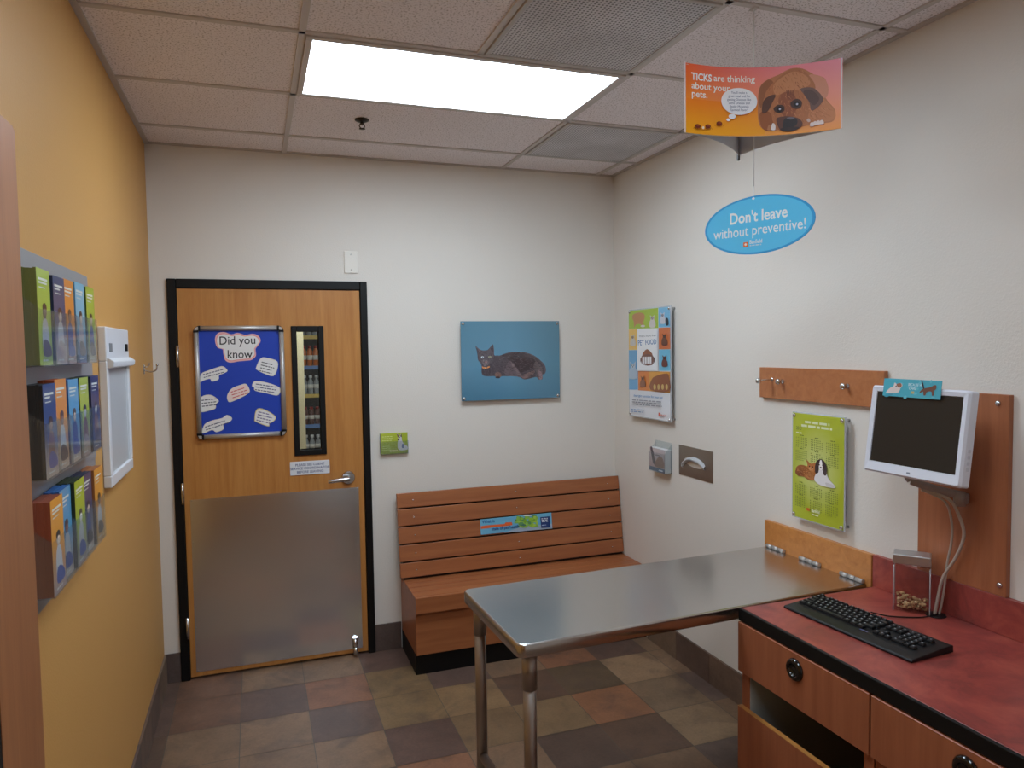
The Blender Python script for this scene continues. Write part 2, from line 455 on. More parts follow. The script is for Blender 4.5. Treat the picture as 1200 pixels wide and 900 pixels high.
b=MB(); tb=.012; rows=[-GR-k*T for k in range(8)]
for y in rows:
    if y>FRONT: b.box(0,W,y-tb,y+tb,H-.006,H+.001,.001,1)
for x in (GX,GX+2*T,GX+3*T): b.box(x-tb,x+tb,FRONT,0,H-.006,H+.001,.001,1)
b.box(GX+T-tb,GX+T+tb,rows[3],rows[2],H-.006,H+.001,.001,1)
o=structure(b.build('trim_1',GRID))
# wall angle round the ceiling
WANG=plain('wall_angle_enamel',(190,180,174),.5)
b=MB(); b.box(.0005,.022,FRONT,0,H-.007,H+.001).box(W-.022,W-.0005,FRONT,0,H-.007,H+.001).box(0,W,-.022,-.0005,H-.007,H+.001)
structure(b.build('trim_2',WANG))

# entry door behind the viewer
d2=thing('door_2',None,None,(.03,FRONT,0)); structure(d2)
MB().box(.05,.87,.002,.03,.012,2.03,.002,1).build('leaf',MAPLE,d2)
b=MB(); b.box(0,.046,.0005,.04,0,2.08,.003,1).box(.874,.92,.0005,.04,0,2.08,.003,1).box(.046,.874,.0005,.04,2.034,2.08,.003,1); b.build('frame',BLACKP,d2)
b=MB(); b.cyl((.80,.03,1.0),(.80,.042,1.0),.035,None,24).tube([(.80,.04,1.0),(.80,.075,1.0),(.77,.085,1.0),(.70,.08,.998)],.011,10); b.build('lever_handle',CHROME,d2)
# ------------------------------------------------------------------ ceiling fixtures
EMAIN=emit('lamp_diffuser_lit',(.73,.87,1.),16.6)
def troffer(x0,y1,label,em):
    x1,y0=x0+2*T,y1-T
    t=thing('ceiling_light',label,'light',((x0+x1)/2,(y0+y1)/2,H))
    f=MB(); hx,hy=T-.013,T/2-.013; w=.024
    for a in (-1,1):
        f.box(-hx,hx,a*hy-(w if a>0 else 0),a*hy+(0 if a>0 else w),-.012,-.001,.002,1)
        f.box(a*hx-(w if a>0 else 0),a*hx+(0 if a>0 else w),-hy+w,hy-w,-.012,-.001,.002,1)
    f.build('frame',GRID,t)
    MB().box(-hx+w,hx-w,-hy+w,hy-w,-.009,-.003).build('diffuser',em,t)
    return t
troffer(GX,rows[1],'long lit fluorescent panel in the tiled ceiling','x' and EMAIN)
EREAR=emit('rear_lamp_diffuser_lit',(.73,.87,1.),11.6)
troffer(GX-T*.4,rows[4],'second ceiling light panel, behind the viewer',EREAR)
m,nt,bs=base('perforated_grille'); L=nt.links
tc=N(nt,'ShaderNodeTexCoord'); wv=N(nt,'ShaderNodeTexWave',wave_type='BANDS',bands_direction='X'); wv.inputs['Scale'].default_value=24; wv.inputs['Distortion'].default_value=0
L.new(tc.outputs['Object'],wv.inputs['Vector'])
wv2=N(nt,'ShaderNodeTexWave',wave_type='BANDS',bands_direction='Y'); wv2.inputs['Scale'].default_value=24; L.new(tc.outputs['Object'],wv2.inputs['Vector'])
mm=N(nt,'ShaderNodeMath',operation='MULTIPLY'); L.new(wv.outputs['Fac'],mm.inputs[0]); L.new(wv2.outputs['Fac'],mm.inputs[1])
nz=N(nt,'ShaderNodeTexNoise'); nz.inputs['Scale'].default_value=4; nz.inputs['Detail'].default_value=4; L.new(tc.outputs['Object'],nz.inputs['Vector'])
rp=N(nt,'ShaderNodeValToRGB'); rp.color_ramp.elements[0].color=lin((216,214,218)); rp.color_ramp.elements[1].color=lin((92,92,98)); rp.color_ramp.elements[0].position=.2; rp.color_ramp.elements[1].position=.6
L.new(mm.outputs[0],rp.inputs[0])
hs=N(nt,'ShaderNodeHueSaturation'); mr=N(nt,'ShaderNodeMapRange'); mr.inputs[3].default_value=.6; mr.inputs[4].default_value=1.3; L.new(nz.outputs['Fac'],mr.inputs[0]); L.new(mr.outputs[0],hs.inputs['Value']); L.new(rp.outputs[0],hs.inputs['Color'])
L.new(hs.outputs[0],bs.inputs['Base Color']); bs.inputs['Roughness'].default_value=.5
GRILLE=m
VFR=plain('vent_frame_enamel',(186,182,180),.45)
def vent(xc,yc,label):
    t=thing('air_vent',label,'vent',(xc,yc,H),group=None)
    h=T/2-.013; f=MB(); w=.016
    for a in (-1,1):
        f.box(-h,h,a*h-(w if a>0 else 0),a*h+(0 if a>0 else w),-.012,-.001,.0015,1)
        f.box(a*h-(w if a>0 else 0),a*h+(0 if a>0 else w),-h+w,h-w,-.012,-.001,.0015,1)
    f.build('frame',VFR,t)
    MB().box(-h+w,h-w,-h+w,h-w,-.009,-.002).build('grille',GRILLE,t)
vent(GX+1.5*T,rows[2]-T/2,'perforated grey ceiling vent cut by the top of the picture')
vent(GX+2.5*T,rows[0]-T/2,'perforated grey ceiling vent in the corner beyond the light panel')
# sprinkler
t=thing('fire_sprinkler','small dark sprinkler head under the ceiling between light and door','sprinkler',(.981,-.673,H))
MB().lathe([(.004,-.001),(.033,-.001),(.031,-.006),(.018,-.012),(.006,-.013)],n=24).build('escutcheon',steel('dark_bronze',(70,60,52),.4),t)
b=MB(); b.cyl((0,0,-.012),(0,0,-.024),.008,.007,12)
b.tube([(-.007,0,-.02),(-.012,0,-.03),(-.005,0,-.041)],.0022,8).tube([(.007,0,-.02),(.012,0,-.03),(.005,0,-.041)],.0022,8)
b.build('frame_arms',MATS['dark_bronze'],t)
MB().lathe([(.003,-.040),(.014,-.0415),(.0145,-.043),(.003,-.0435)],n=16).build('deflector',MATS['dark_bronze'],t)

# ------------------------------------------------------------------ door
door=thing('door_1',None,None,(DX0,0,0)); structure(door)
fr=MB()
fr.box(FX0-DX0,0-.003,-.018,.12,0,FZ,.003,1).box(DX1-DX0+.003,FX1-DX0,-.018,.12,0,FZ,.003,1).box(-.003,DX1-DX0+.003,-.018,.12,DZ+.003,FZ,.003,1)
fr.box(-.003,.014,.04,.1,0,DZ).box(DX1-DX0-.014,DX1-DX0+.003,.04,.1,0,DZ)
fr.build('frame',BLACKP,door)
lw=DX1-DX0; wx0,wx1,wz0,wz1=.674-DX0,.843-DX0,1.143,1.842
ix0,ix1,iz0,iz1=wx0+.028,wx1-.028,wz0+.03,wz1-.03
b=MB(); y0,y1=-.008,.036
b.box(0,ix0,y0,y1,.014,DZ).box(ix1,lw,y0,y1,.014,DZ).box(ix0,ix1,y0,y1,.014,iz0).box(ix0,ix1,y0,y1,iz1,DZ)
b.build('leaf',MAPLE,door)
b=MB(); yy=-.017
b.box(wx0,ix0,yy,.04,wz0,wz1,.002,1).box(ix1,wx1,yy,.04,wz0,wz1,.002,1).box(ix0,ix1,yy,.04,wz0,iz0,.002,1).box(ix0,ix1,yy,.04,iz1,wz1,.002,1)
vf=b.build('window_frame',BLACKP,door)
MB().box(ix0-.004,ix1+.004,.010,.016,iz0-.004,iz1+.004).build('pane',GLASS,vf)
b=MB().box(.026,lw-.03,-.0095,-.0078,.036,.947)
kp=b.build('kick_plate',STEELZ,door)
def kscrew(x,z): MB().lathe([(.003,0),(.0028,.0008),(.001,.0012)],M=Matrix.Translation((x,-.0095,z))@Matrix.Rotation(PI/2,4,'X'),n=8).build('screw',CHROME,kp)
for x in [.034+k*(lw-.068)/6 for k in range(7)]:
    for z in (.94,.044): kscrew(x,z)
for z in (.27,.49,.72):
    for x in (.034,lw-.038): kscrew(x,z)
hd=MB().cyl((.832,-.008,1.004),(.832,-.018,1.004),.037,.033,28); h=hd.build('lever_handle',CHROME,door)
b=MB(); b.cyl((.832,-.017,1.004),(.832,-.058,1.004),.0125,.011,16)
b.tube([(.832,-.056,1.004),(.80,-.06,1.003),(.745,-.058,.999),(.722,-.05,.996)],[.0125,.0115,.011,.010],12)
b.build('lever',CHROME,h)
for z in (1.69,.985,.28):
    b=MB(); b.cyl((-.006,-.024,z-.055),(-.006,-.024,z+.055),.0075,None,12).box(-.014,.002,-.0205,-.008,z-.055,z+.055); b.build('hinge',CHROME,door)
b=MB(); b.box(.828,.862,-.018,-.009,.05,.105,.002,1); b.cyl((.845,-.02,.10),(.845,-.036,.055),.011,None,12); b.cyl((.845,-.036,.055),(.845,-.042,.020),.012,.0135,14)
b.build('kick_down_stop',CHROME,door)
MB().box(lw-.002,lw+.0012,.0,.03,.975,1.075).build('latch_plate',plain('brass',(176,140,70),.3,.9),door)
# shop space seen through the pane
YE=2.9
wallbox('wall_corridor',-.4,2.4,YE,YE+.06,0,H,plain('corridor_paint',(205,196,178),.6))
structure(MB().box(-.4,2.4,.12,YE+.06,2.45,2.5).build('ceiling_corridor',plain('corridor_ceiling',(200,196,190),.7)))
wallbox('wall_corridor_left',-.46,-.4,.12,YE,0,2.45,MATS['corridor_paint']); wallbox('wall_corridor_right',2.4,2.46,.12,YE,0,2.45,MATS['corridor_paint'])
t=thing('ceiling_light','added unseen light panel brightening the corridor beyond the door','light',(1.0,.45,2.449))  # unseen lamp added to brighten the shop space behind the pane
MB().box(-.55,.55,-.2,.2,-.03,-.001,.004,1).build('frame',GRID,t); MB().box(-.5,.5,-.16,.16,-.034,-.0302).build('diffuser',emit('corridor_fill_light',(.8,.9,1.),22.),t)
b=MB().box(.66,.788,.83,.89,0,2.4,.004,1); tag(b.build('square_pillar',plain('pillar_paint',(196,180,142),.6)),'pale beige pillar seen at left through the door window','pillar')
t=thing('store_shelf','dark shelf unit of stock seen through the door window','shelf',(.86,2.4,0))
DS=plain('dark_shelf',(34,33,34),.5)
MB().box(0,.62,.30,.32,0,2.3).build('back_panel',DS,t)
MB().box(-.015,0,0,.32,0,2.3).build('side_panel',DS,t); MB().box(.62,.635,0,.32,0,2.3).build('side_panel',DS,t)
SZ=[.815,1.07,1.333,1.576,1.837]
for k,z in enumerate(SZ):
    q=MB().box(0,.62,.0,.30,z-.016,z).build('shelf_board',plain('shelf_blue',(88,112,150),.5),t)
    MB().box(0,.62,-.006,0,z-.03,z+.002).build('price_rail',plain(['rail_yellow','rail_blue'][k%2],[(224,190,90),(100,136,190)][k%2],.5),q)
def bottle(x,z,kind,label):
    t=thing('medicine_bottle',label,'bottle',(x,2.44,z+.0005),group='stock bottles behind the door window')
    h=[.175,.16,.15][kind]
    body=[[(.021,0),(.023,.004),(.023,h*.72),(.014,h*.82),(.013,h*.86)],[(.021,0),(.022,.003),(.022,h*.62),(.011,h*.8),(.010,h*.86)],[(.022,0),(.023,.004),(.023,h*.8),(.02,h*.86)]][kind]
    mats=[plain('amber_bottle',(214,116,44),.3),plain('grey_bottle',(158,160,160),.35),plain('dark_bottle',(96,56,48),.3)]
    MB().lathe(body,n=16).build('body',mats[kind],t)
    MB().lathe([(.0238,h*.30),(.024,h*.52)],n=16).build('wrap_label',plain('bottle_label',(226,220,210),.5),t)
    MB().lathe([(.014,h*.86),(.0145,h),(.004,h+.001)],n=14).build('cap',plain(['red_cap','white_cap'][kind%2],[(150,40,34),(226,226,224)][kind%2],.4),t)
nm=['amber','grey','dark red']; pos=['lowest','second','third','fourth','top']
for k,z in enumerate(SZ):
    kind=[1,2,1,0,1][k]
    for q_,x in enumerate((.888,.938,.988)):
        bottle(x,z,kind,'%s stock bottle on %s shelf through door window, %s of three'%(nm[kind],pos[k],['left','middle','right'][q_]))
# ------------------------------------------------------------------ things on the door
t=thing('poster_frame','blue "Did you know" bulletin poster in silver snap frame on the door','poster',(.194,-.0085,1.257))
w,h=.443,.588
f=MB(); fw=.026
f.cyl((.03,-.011,.013),(w-.03,-.011,.013),.0125,None,12).cyl((.03,-.011,h-.013),(w-.03,-.011,h-.013),.0125,None,12)
f.cyl((.013,-.011,.03),(.013,-.011,h-.03),.0125,None,12).cyl((w-.013,-.011,.03),(w-.013,-.011,h-.03),.0125,None,12)
f.build('snap_rail',ALU,t)
for cx,cz,a in ((.0,h,-90),(w,h,180),(w,0,90),(0,0,0)):
    b=MB(); sx=1 if cx==0 else -1; sz=1 if cz==0 else -1
    P=[(.034,0)]+[(.034-.034*math.sin(q),.034-.034*math.cos(q)) for q in [PI/2*k/6 for k in range(7)]]+[(0,.034),(.026,.034),(.026,.027),(.034,.026)]
    b.prism([(cx+sx*p[0],cz+sz*p[1]) for p in P],-.0245,-.001,'Y')
    cr=b.build('corner',BLACKPL,t)
    MB().prism([(cx+sx*x,cz+sz*z) for x,z in ((.012,.010),(.024,.005),(.024,.022),(.006,.024))],-.0258,-.0245,'Y').build('corner_inset',ALU,cr)
MB().box(.02,w-.02,-.006,-.0005,.02,h-.02).build('backing_board',plain('blue_board',(28,66,170),.5),t)
src=[(66,108),(636,108),(650,800),(88,822)]
a=Art(w-.044,h-.044,src)
a.poly([(66,108),(636,108),(650,800),(88,822)],(22,62,176))
PINK=(236,178,176); WH=(232,230,228)
title=[(185,170),(205,130),(250,122),(300,138),(345,128),(395,142),(450,135),(490,150),(504,185),(480,222),(468,240),(470,285),(440,312),(400,318),(350,322),(290,330),(255,312),(242,265),(238,240),(200,225)]
a.poly(title,PINK,smooth=4)
cx_,cy_=345,225
a.poly([(cx_+(x-cx_)*.95,cy_+(y-cy_)*.91) for x,y in title],(232,150,146),smooth=4)
a.poly([(cx_+(x-cx_)*.92,cy_+(y-cy_)*.86) for x,y in title],WH,smooth=4)
a.text('Did you',212,208,80,(24,24,30),.006,rot=1,sx=1.0).text('know',268,300,80,(24,24,30),.006,rot=0,sx=.98)
def note(pts,c,line,rot,x0,x1,y,n,st,th=6,rim=None):
    a.poly(pts,rim or (226,222,206),smooth=3)
    mx=sum(p[0] for p in pts)/len(pts); my=sum(p[1] for p in pts)/len(pts)
    a.poly([(mx+(x-mx)*.94,my+(y-my)*.90) for x,y in pts],c,smooth=3)
    a.lines(x0,x1,y,st,n,th,line,.2,rot=rot)
note([(78,460),(88,405),(130,385),(200,362),(240,355),(272,385),(240,405),(212,415),(208,445),(160,458),(150,440),(110,448)],WH,(80,80,110),-14,100,262,408,2,20)
note([(470,365),(505,300),(560,302),(620,325),(618,380),(590,424),(530,408),(478,382)],WH,(60,60,70),14,510,606,325,4,20)
note([(440,490),(458,458),(520,462),(600,485),(640,510),(634,540),(610,556),(540,540),(462,522),(455,500)],WH,(70,70,110),9,468,628,474,3,19)
note([(268,550),(300,505),(360,482),(400,476),(424,515),(415,540),(360,570),(290,598),(270,585)],(240,214,206),(206,84,84),-17,292,412,528,3,20)
note([(66,610),(88,560),(140,546),(180,560),(210,590),(190,610),(185,640),(140,655),(85,664),(72,640)],WH,(60,60,80),-6,88,196,582,3,20)
note([(92,790),(110,745),(160,720),(230,705),(265,684),(300,705),(285,730),(240,745),(240,780),(190,800),(160,785),(100,808)],WH,(70,70,100),-17,112,290,762,2,20)
note([(455,720),(462,665),(490,640),(550,660),(605,700),(590,730),(560,745),(555,765),(500,748),(458,728)],WH,(90,70,130),14,484,586,662,4,19,rim=(214,200,120))
a.build('bulletin_sheet',PAPER,t,-.0065,(.022,.022))
t=thing('door_sign','small white notice with blue lettering on the door above steel kick plate','sign',(.648,-.0085,1.037))
MB().box(0,.208,-.003,-.0003,0,.074,.0025,2).build('plate',WPLAST,t)
a=Art(.208,.074)
for k,s in enumerate(('PLEASE SEE CLIENT','SERVICE COORDINATOR','BEFORE LEAVING')): a.text(s,.104,.049-k*.0195,.0185,(62,80,130),.012,align='C',sx=.98)
a.build('lettering',PAPER,t,-.0033)
# ------------------------------------------------------------------ back wall things
t=thing('wall_plate','blank white cover plate on back wall above the door\'s right end','wall plate',(1.0,0,2.19))
MB().box(-.0365,.0365,-.006,-.0005,-.06,.06,.003,2).build('plate',plain('ivory_plate',(232,226,216),.4),t)
for z in (-.042,.042): MB().lathe([(.0035,0),(.003,.001),(.001,.0013)],M=Matrix.Translation((0,-.006,z))@Matrix.Rotation(PI/2,4,'X'),n=10).build('screw',CHROME,t)
def standoffs(t,w,h,ins,y0,r=.009,m=CHROME):
    for x in (ins,w-ins):
        for z in (ins,h-ins):
            b=MB(); b.cyl((x,-.0002,z),(x,y0-.002,z),r*.75,None,14).lathe([(r,0),(r,.003),(r*.7,.0055),(r*.2,.006)],M=Matrix.Translation((x,y0-.001,z))@Matrix.Rotation(PI/2,4,'X'),n=16); b.build('standoff',m,t)
# cat picture
w,h=.616,.461
t=thing('cat_picture','teal framed-glass picture of a lying grey cat above the bench','picture',(1.608,0,1.404))
MB().box(0,w,-.03,-.024,0,h,.001,1).build('acrylic_panel',plain('acrylic_edge',(120,150,165),.2),t)
a=Art(w,h,[(36,52),(1030,52),(1036,808),(52,850)])
a.Hm_keep=a.Hm; Hs=a.Hm; a.Hm=None
tl,ml,bl_=(90,138,160),(100,152,180),(72,124,154)
a.grad(0,w*.5,h*.42,h,tl,(96,144,168),(102,154,182),(92,142,168),6); a.grad(w*.5,w,h*.42,h,(96,144,168),(86,130,150),(84,134,156),(102,154,182),6)
a.grad(0,w*.5,0,h*.42,(92,142,168),(102,154,182),(76,130,160),(66,120,148),6); a.grad(w*.5,w,0,h*.42,(102,154,182),(84,134,156),(76,126,152),(76,130,160),6)
a.Hm=Hs
def cb(pts,c,**k): a.poly(pts,c,smooth=4)
a.gain=1.45
body=[(240,470),(215,440),(208,385),(200,345),(190,300),(240,338),(300,342),(332,318),(362,282),(376,335),(378,390),(430,395),(520,365),(620,358),(700,365),(780,395),(840,440),(885,490),(897,545),(880,582),(862,582),(862,628),(822,632),(800,608),(740,622),(680,632),(640,612),(600,602),(520,600),(450,602),(430,622),(400,614),(380,600),(320,602),(270,596),(250,565),(252,510)]
cb(body,(78,70,76))
cb([(450,392),(540,372),(640,366),(740,385),(820,440),(865,500),(880,560),(850,580),(820,560),(780,520),(700,530),(640,560),(590,500),(520,440)],(68,58,62))
cb([(500,420),(600,400),(720,410),(790,450),(770,520),(690,550),(640,560),(600,520),(560,460)],(58,48,52))
cb([(380,400),(450,402),(520,440),(520,560),(500,598),(420,590),(340,596),(300,560),(330,480)],(76,68,74))
cb([(520,455),(560,460),(600,510),(640,570),(665,600),(640,612),(590,600),(520,596),(480,560)],(98,86,92))
cb([(545,460),(585,500),(625,560),(660,592),(640,600),(590,560)],(116,102,104))
cb([(650,598),(700,572),(770,545),(785,560),(745,600),(690,622),(660,618)],(120,98,96))
cb([(800,450),(850,500),(862,560),(856,625),(826,628),(810,590),(790,540),(770,500)],(92,80,80))
cb([(825,540),(850,560),(860,620),(830,628)],(130,106,110))
cb([(382,585),(405,560),(440,570),(450,595),(425,618),(398,610)],(116,90,82))
a.ell(412,612,24,9,(52,44,46))
cb([(250,520),(330,520),(330,590),(270,590)],(66,58,64))
# head
head=[(212,370),(205,335),(192,305),(245,340),(300,345),(335,322),(361,288),(374,340),(372,410),(345,470),(305,505),(262,498),(228,450)]
cb(head,(90,82,88))
cb([(215,335),(203,315),(238,340),(228,360)],(118,98,104)); cb([(345,330),(360,298),(368,345),(350,360)],(70,60,66))
cb([(255,440),(300,440),(320,470),(300,498),(265,490)],(122,112,114))
a.ell(258,412,15,11,(196,206,214)); a.ell(259,412,5,9,(60,70,80)); a.ell(332,408,15,10,(150,150,128)); a.ell(331,408,5,9,(50,54,50))
cb([(280,455),(304,455),(293,470)],(150,110,112))
a.poly([(292,470),(295,470),(296,486),(291,486)],(60,50,54))
cb([(255,503),(290,512),(325,500),(330,512),(292,526),(258,520)],(196,124,70)); a.ell(290,516,8,7,(214,160,80))
a.fur(body,900,26,lambda p:10 if p[0]>400 else 70,[(88,78,84),(66,58,64),(98,90,96),(56,48,52)],.07)
a.fur(head,160,16,70,[(100,92,98),(80,72,78),(112,104,108)],.08)
a.ell(258,412,13,9,(196,206,214)); a.ell(259,412,4,8,(60,70,80)); a.ell(332,408,13,8,(158,158,134)); a.ell(331,408,4,7,(50,54,50))
a.build('print',POSTER,t,-.0304)
standoffs(t,w,h,.014,-.03)
# green card in acrylic holder
t=thing('leaflet_holder','small clear holder with lime green dog leaflet beside the door','holder',(1.134,0,1.122))
b=MB(); b.box(0,.158,-.004,-.0002,0,.116).box(0,.158,-.022,-.019,0,.07).box(0,.158,-.022,-.001,-.003,0).box(0,.002,-.022,-.001,0,.07).box(.156,.158,-.022,-.001,0,.07)
b.build('acrylic_pocket',ACRYL,t)
t=thing('leaflet_stack','lime green leaflets with a white dog, held in small holder by door','leaflets',(1.134,0,1.1225))
MB().box(.003,.155,-.0175,-.0055,0,.116).build('paper_block',plain('green_paper',(168,182,56),.6),t)
a=Art(.152,.116); a.grad(0,.152,0,.116,(190,204,60),(172,186,48),(140,150,44),(150,164,48),6)
a.lines(.008,.07,.1,.011,3,.004,(220,228,150)).lines(.008,.06,.045,.01,3,.003,(210,220,140)); a.rect(.05,.095,.012,.022,(206,196,140))
a.poly([(.095,.062),(.1,.085),(.09,.11),(.1,.106),(.108,.094),(.115,.112),(.118,.09),(.12,.072),(.132,.05),(.146,.042),(.15,.02),(.1,.02)],(206,202,206),smooth=3)
a.poly([(.09,.11),(.1,.106),(.104,.09),(.096,.092)],(120,88,70)); a.poly([(.11,.096),(.117,.112),(.12,.09)],(96,76,66)); a.ell(.1,.078,.006,.004,(40,34,34)); a.ell(.106,.09,.003,.003,(40,34,34))
a.poly([(.118,.03),(.13,.028),(.128,.055),(.118,.05)],(96,106,150))
a.build('cover_print',PAPER,t,-.0177,(.003,0))

# ------------------------------------------------------------------ bench
t=thing('wooden_bench','cherry-stained slatted wooden bench against the back wall','bench',(1.235,0,0))
bl=W-1.235-.003
MB().box(0,bl,-.385,-.002,.0005,.108).build('toe_kick',BLACKP,t)
MB().box(0,bl,-.40,-.002,.108,.398,.002,1).build('base_panel',CHERRYX,t)
MB().box(-.003,bl,-.425,-.402,.336,.4215,.003,2).build('front_rail',CHERRYX,t)
nsl=4; d=(.401-.085)/nsl
for k in range(nsl):
    MB().box(-.003,bl,-.4015+k*d,-.4015+(k+1)*d-.0025,.3985,.4215,.0025,2).build('seat_slat',CHERRYX,t)
zs=[.431,.518,.616,.714,.813,.902]
def by(z): return -.1+(z-.431)/(.902-.431)*.07
tilt=math.atan2(.07,.471)
for k in range(5):
    z0,z1=zs[k]+.0035,zs[k+1]-.0035; b=MB()
    b.box(-.022,bl-.002,-.02,.0,0,z1-z0,.003,2,M=Matrix.Translation((0,by(z0),z0))@Matrix.Rotation(-tilt,4,'X'))
    s=b.build('back_slat',CHERRYX,t)
    for x in (.07,bl*.5,bl-.08): MB().lathe([(.004,0),(.0035,.0012),(.001,.0016)],M=Matrix.Translation((x,by(z0)+.5*(z1-z0)*math.tan(tilt)-.0202,(z0+z1)/2))@Matrix.Rotation(PI/2-tilt,4,'X'),n=10).build('screw',CHROME,s)
MB().prism([(by(.425)+.0004,.4225),(-.002,.4225),(-.002,.885),(by(.885)+.0004,.885)],0,bl-.006,'X').build('gap_shade_board',plain('gap_shade_dark',(40,24,16),.6),t)  # dark board added so the slat gaps read as shade
# strip sign on bench back
Ms=Matrix.Translation((1.69,by(.629)-.0212,.629))@Matrix.Rotation(-tilt,4,'X')
t=thing('strip_sign','blue and green printed strip fixed to the bench backrest','sign'); t.matrix_world=Ms
MB().box(0,.447,-.0022,-.0002,0,.088,.0008,1).build('plate',plain('sign_edge',(120,180,210),.4),t)
a=Art(.447,.088,[(95,165),(1095,65),(1095,270),(100,380)])
a.poly([(95,165),(1095,65),(1095,270),(100,380)],(112,182,214))
a.poly([(420,350),(1095,285),(1095,220),(700,255)],(168,186,204))
a.text('What is',125,220,62,(38,98,160),.03,rot=6,sx=.9)
a.poly([(100,258),(200,245),(440,225),(450,205),(540,200),(548,240),(460,255),(300,268),(210,285),(105,298)],(232,104,54))
for q in range(60):
    x=random.uniform(600,910); y=random.uniform(118,270)-(x-600)*.05
    a.ell(x,y,random.uniform(14,42),random.uniform(12,30),random.choice([(150,198,60),(128,176,50),(176,210,80),(96,150,96),(140,190,90)]),n=9)
a.ell(760,105,60,12,(222,228,220)); a.ell(700,240,30,16,(70,120,100))
a.text('state of pet health',250,318,60,(40,66,130),.02,rot=6.5,sx=.88)
a.poly([(935,130),(1065,115),(1068,268),(940,278)],(28,58,116)); a.lines(950,1050,146,20,3,11,(226,230,236),.3,rot=-5); a.lines(952,1020,235,20,1,12,(170,190,214),rot=-5)
a.build('print',PRINT,t,-.0025,step=.00006)

# ------------------------------------------------------------------ left wall: brochure rack
RY0=-2.25
t=thing('brochure_rack','grey metal three-tier brochure rack on yellow wall','rack',(0,RY0,1.128),LEFTR)
RW=.745; RH=.82
MB().box(-.012,RW,-.006,-.0005,0,RH,.001,1).build('back_panel',GREYMET,t)
tiers=[.042,.305,.556]                 # pocket floor heights in the rack
PW=.119
for k,z in enumerate(tiers):
    MB().box(-.012,RW,-.0095,-.0062,z-.045,z-.001,.001,1).build('tier_rail',GREYMET,t)
    for q in range(5):
        x0=.008+q*PW; x1=x0+PW-.006; th=.0022; dp=-.052; b=MB()
        b.box(x0,x1,dp-th,dp,z,z+.125).box(x0,x1,dp,-.0098,z,z+th)
        for xx in (x0,x1-th): b.prism([(dp,z+th),(-.0098,z+th),(-.0098,z+.16),(dp,z+.125)],xx,xx+th,'X')
        b.build('pocket',ACRYL,t)
G=(176,196,60); NV=(52,66,104); OR=(232,148,48); LB=(126,190,220); BL=(84,160,206); G2=(178,196,52)
cols=[[('orange',(236,160,56),(134,66,44)),('sky blue',BL,(44,92,150)),('lime green',G2,(40,50,26)),('navy',(62,66,108),(40,42,66)),('amber',(232,158,60),(160,96,50))],
      [('navy blue',(38,74,128),(22,24,28)),('orange',(236,152,52),(150,66,30)),('sky blue',(96,170,214),(40,84,140)),('lime green',G2,(56,66,30)),('navy',(40,52,96),(30,34,60))],
      [('olive and lime',(178,200,70),(96,102,48)),('navy',(58,74,116),(34,40,66)),('orange',(236,148,56),(146,66,38)),('pale blue',(130,194,222),(86,140,170)),('lime green',(176,196,64),(66,90,44))]]
tn=['bottom','middle','top']; on=['first','second','third','fourth','fifth']
for k,z in enumerate(tiers):
    for q in range(5):
        nmn,c,sc=cols[k][q]; rr=random.Random(k*7+q)
        x0=.008+q*PW+.003+(.006 if q==4 else 0); bw=.107; d=.036+rr.uniform(-.004,.004)+(.003 if q==0 else 0)+(.004 if q==4 else 0); zz=z+.0026; bh=.212+rr.uniform(-.004,.004)
        lab='%s brochure stack, %s tier of wall rack, %s from the tall wood panel'%(nmn,tn[k],on[q])
        s=thing('brochure_stack',lab,'brochures',(0,RY0,1.128+zz),LEFTR,'brochure stacks in the wall rack')
        b=MB(); nsh=6
        for u in range(nsh):       # bundles of folded sheets, edges a little uneven
            jx=rr.uniform(-.0012,.0012); ya=-.0102-d*u/nsh; yb=-.0102-d*(u+1)/nsh
            b.box(x0+jx,x0+bw+jx,yb+.0002,ya,0,bh-rr.uniform(0,.003))
        b.build('sheets',plain('sheet_edges_%d_%d'%(k,q),sc,.6),s)
        a=Art(bw,bh); a.rect(0,bw,0,bh,c)
        pz=bh*.62
        a.rect(bw*.12,bw*.82,bh*.88,bh*.905,(232,236,226)); a.rect(bw*.12,bw*rr.uniform(.5,.8),bh*.845,bh*.865,(226,230,224)); a.rect(bw*.14,bw*.6,bh*.80,bh*.812,(214,220,214))
        lowc=[tuple(int(v*.62+70) for v in c),(206,186,168),(168,150,150),(72,96,150)][rr.randrange(4)]
        if not(k==2 and q==0): a.grad(0,bw,0,bh*.5,c,c,lowc,lowc,3)
        f=rr.choice([(112,72,60),(198,178,160),(90,70,64),(210,206,204)]); sh=rr.choice([(190,176,178),(60,84,150),(206,206,210),(140,96,80)])
        # a seated figure / pet on each cover
        a.poly([(bw*.3,bh*.12),(bw*.26,bh*.34),(bw*.34,bh*.46),(bw*.52,bh*.5),(bw*.7,bh*.44),(bw*.76,bh*.3),(bw*.78,bh*.12)],sh,smooth=3)
        a.poly([(bw*.3,bh*.1),(bw*.3,bh*.24),(bw*.55,bh*.27),(bw*.86,bh*.2),(bw*.9,bh*.1)],rr.choice([(52,84,160),(96,78,72),(180,160,150),(60,60,70)]),smooth=3)
        a.ell(bw*.5,bh*.56,bw*.15,bh*.075,f); a.ell(bw*.5,bh*.6,bw*.16,bh*.05,rr.choice([(60,42,36),(84,56,44),(40,36,40)])); a.ell(bw*.52,bh*.55,bw*.1,bh*.045,tuple(min(255,v+40) for v in f))
        a.lines(bw*.2,bw*.75,bh*.06,.006,1,.004,(228,228,224))
        a.build('cover',PRINT,s,-.0104-d,(x0,0),step=.00008)
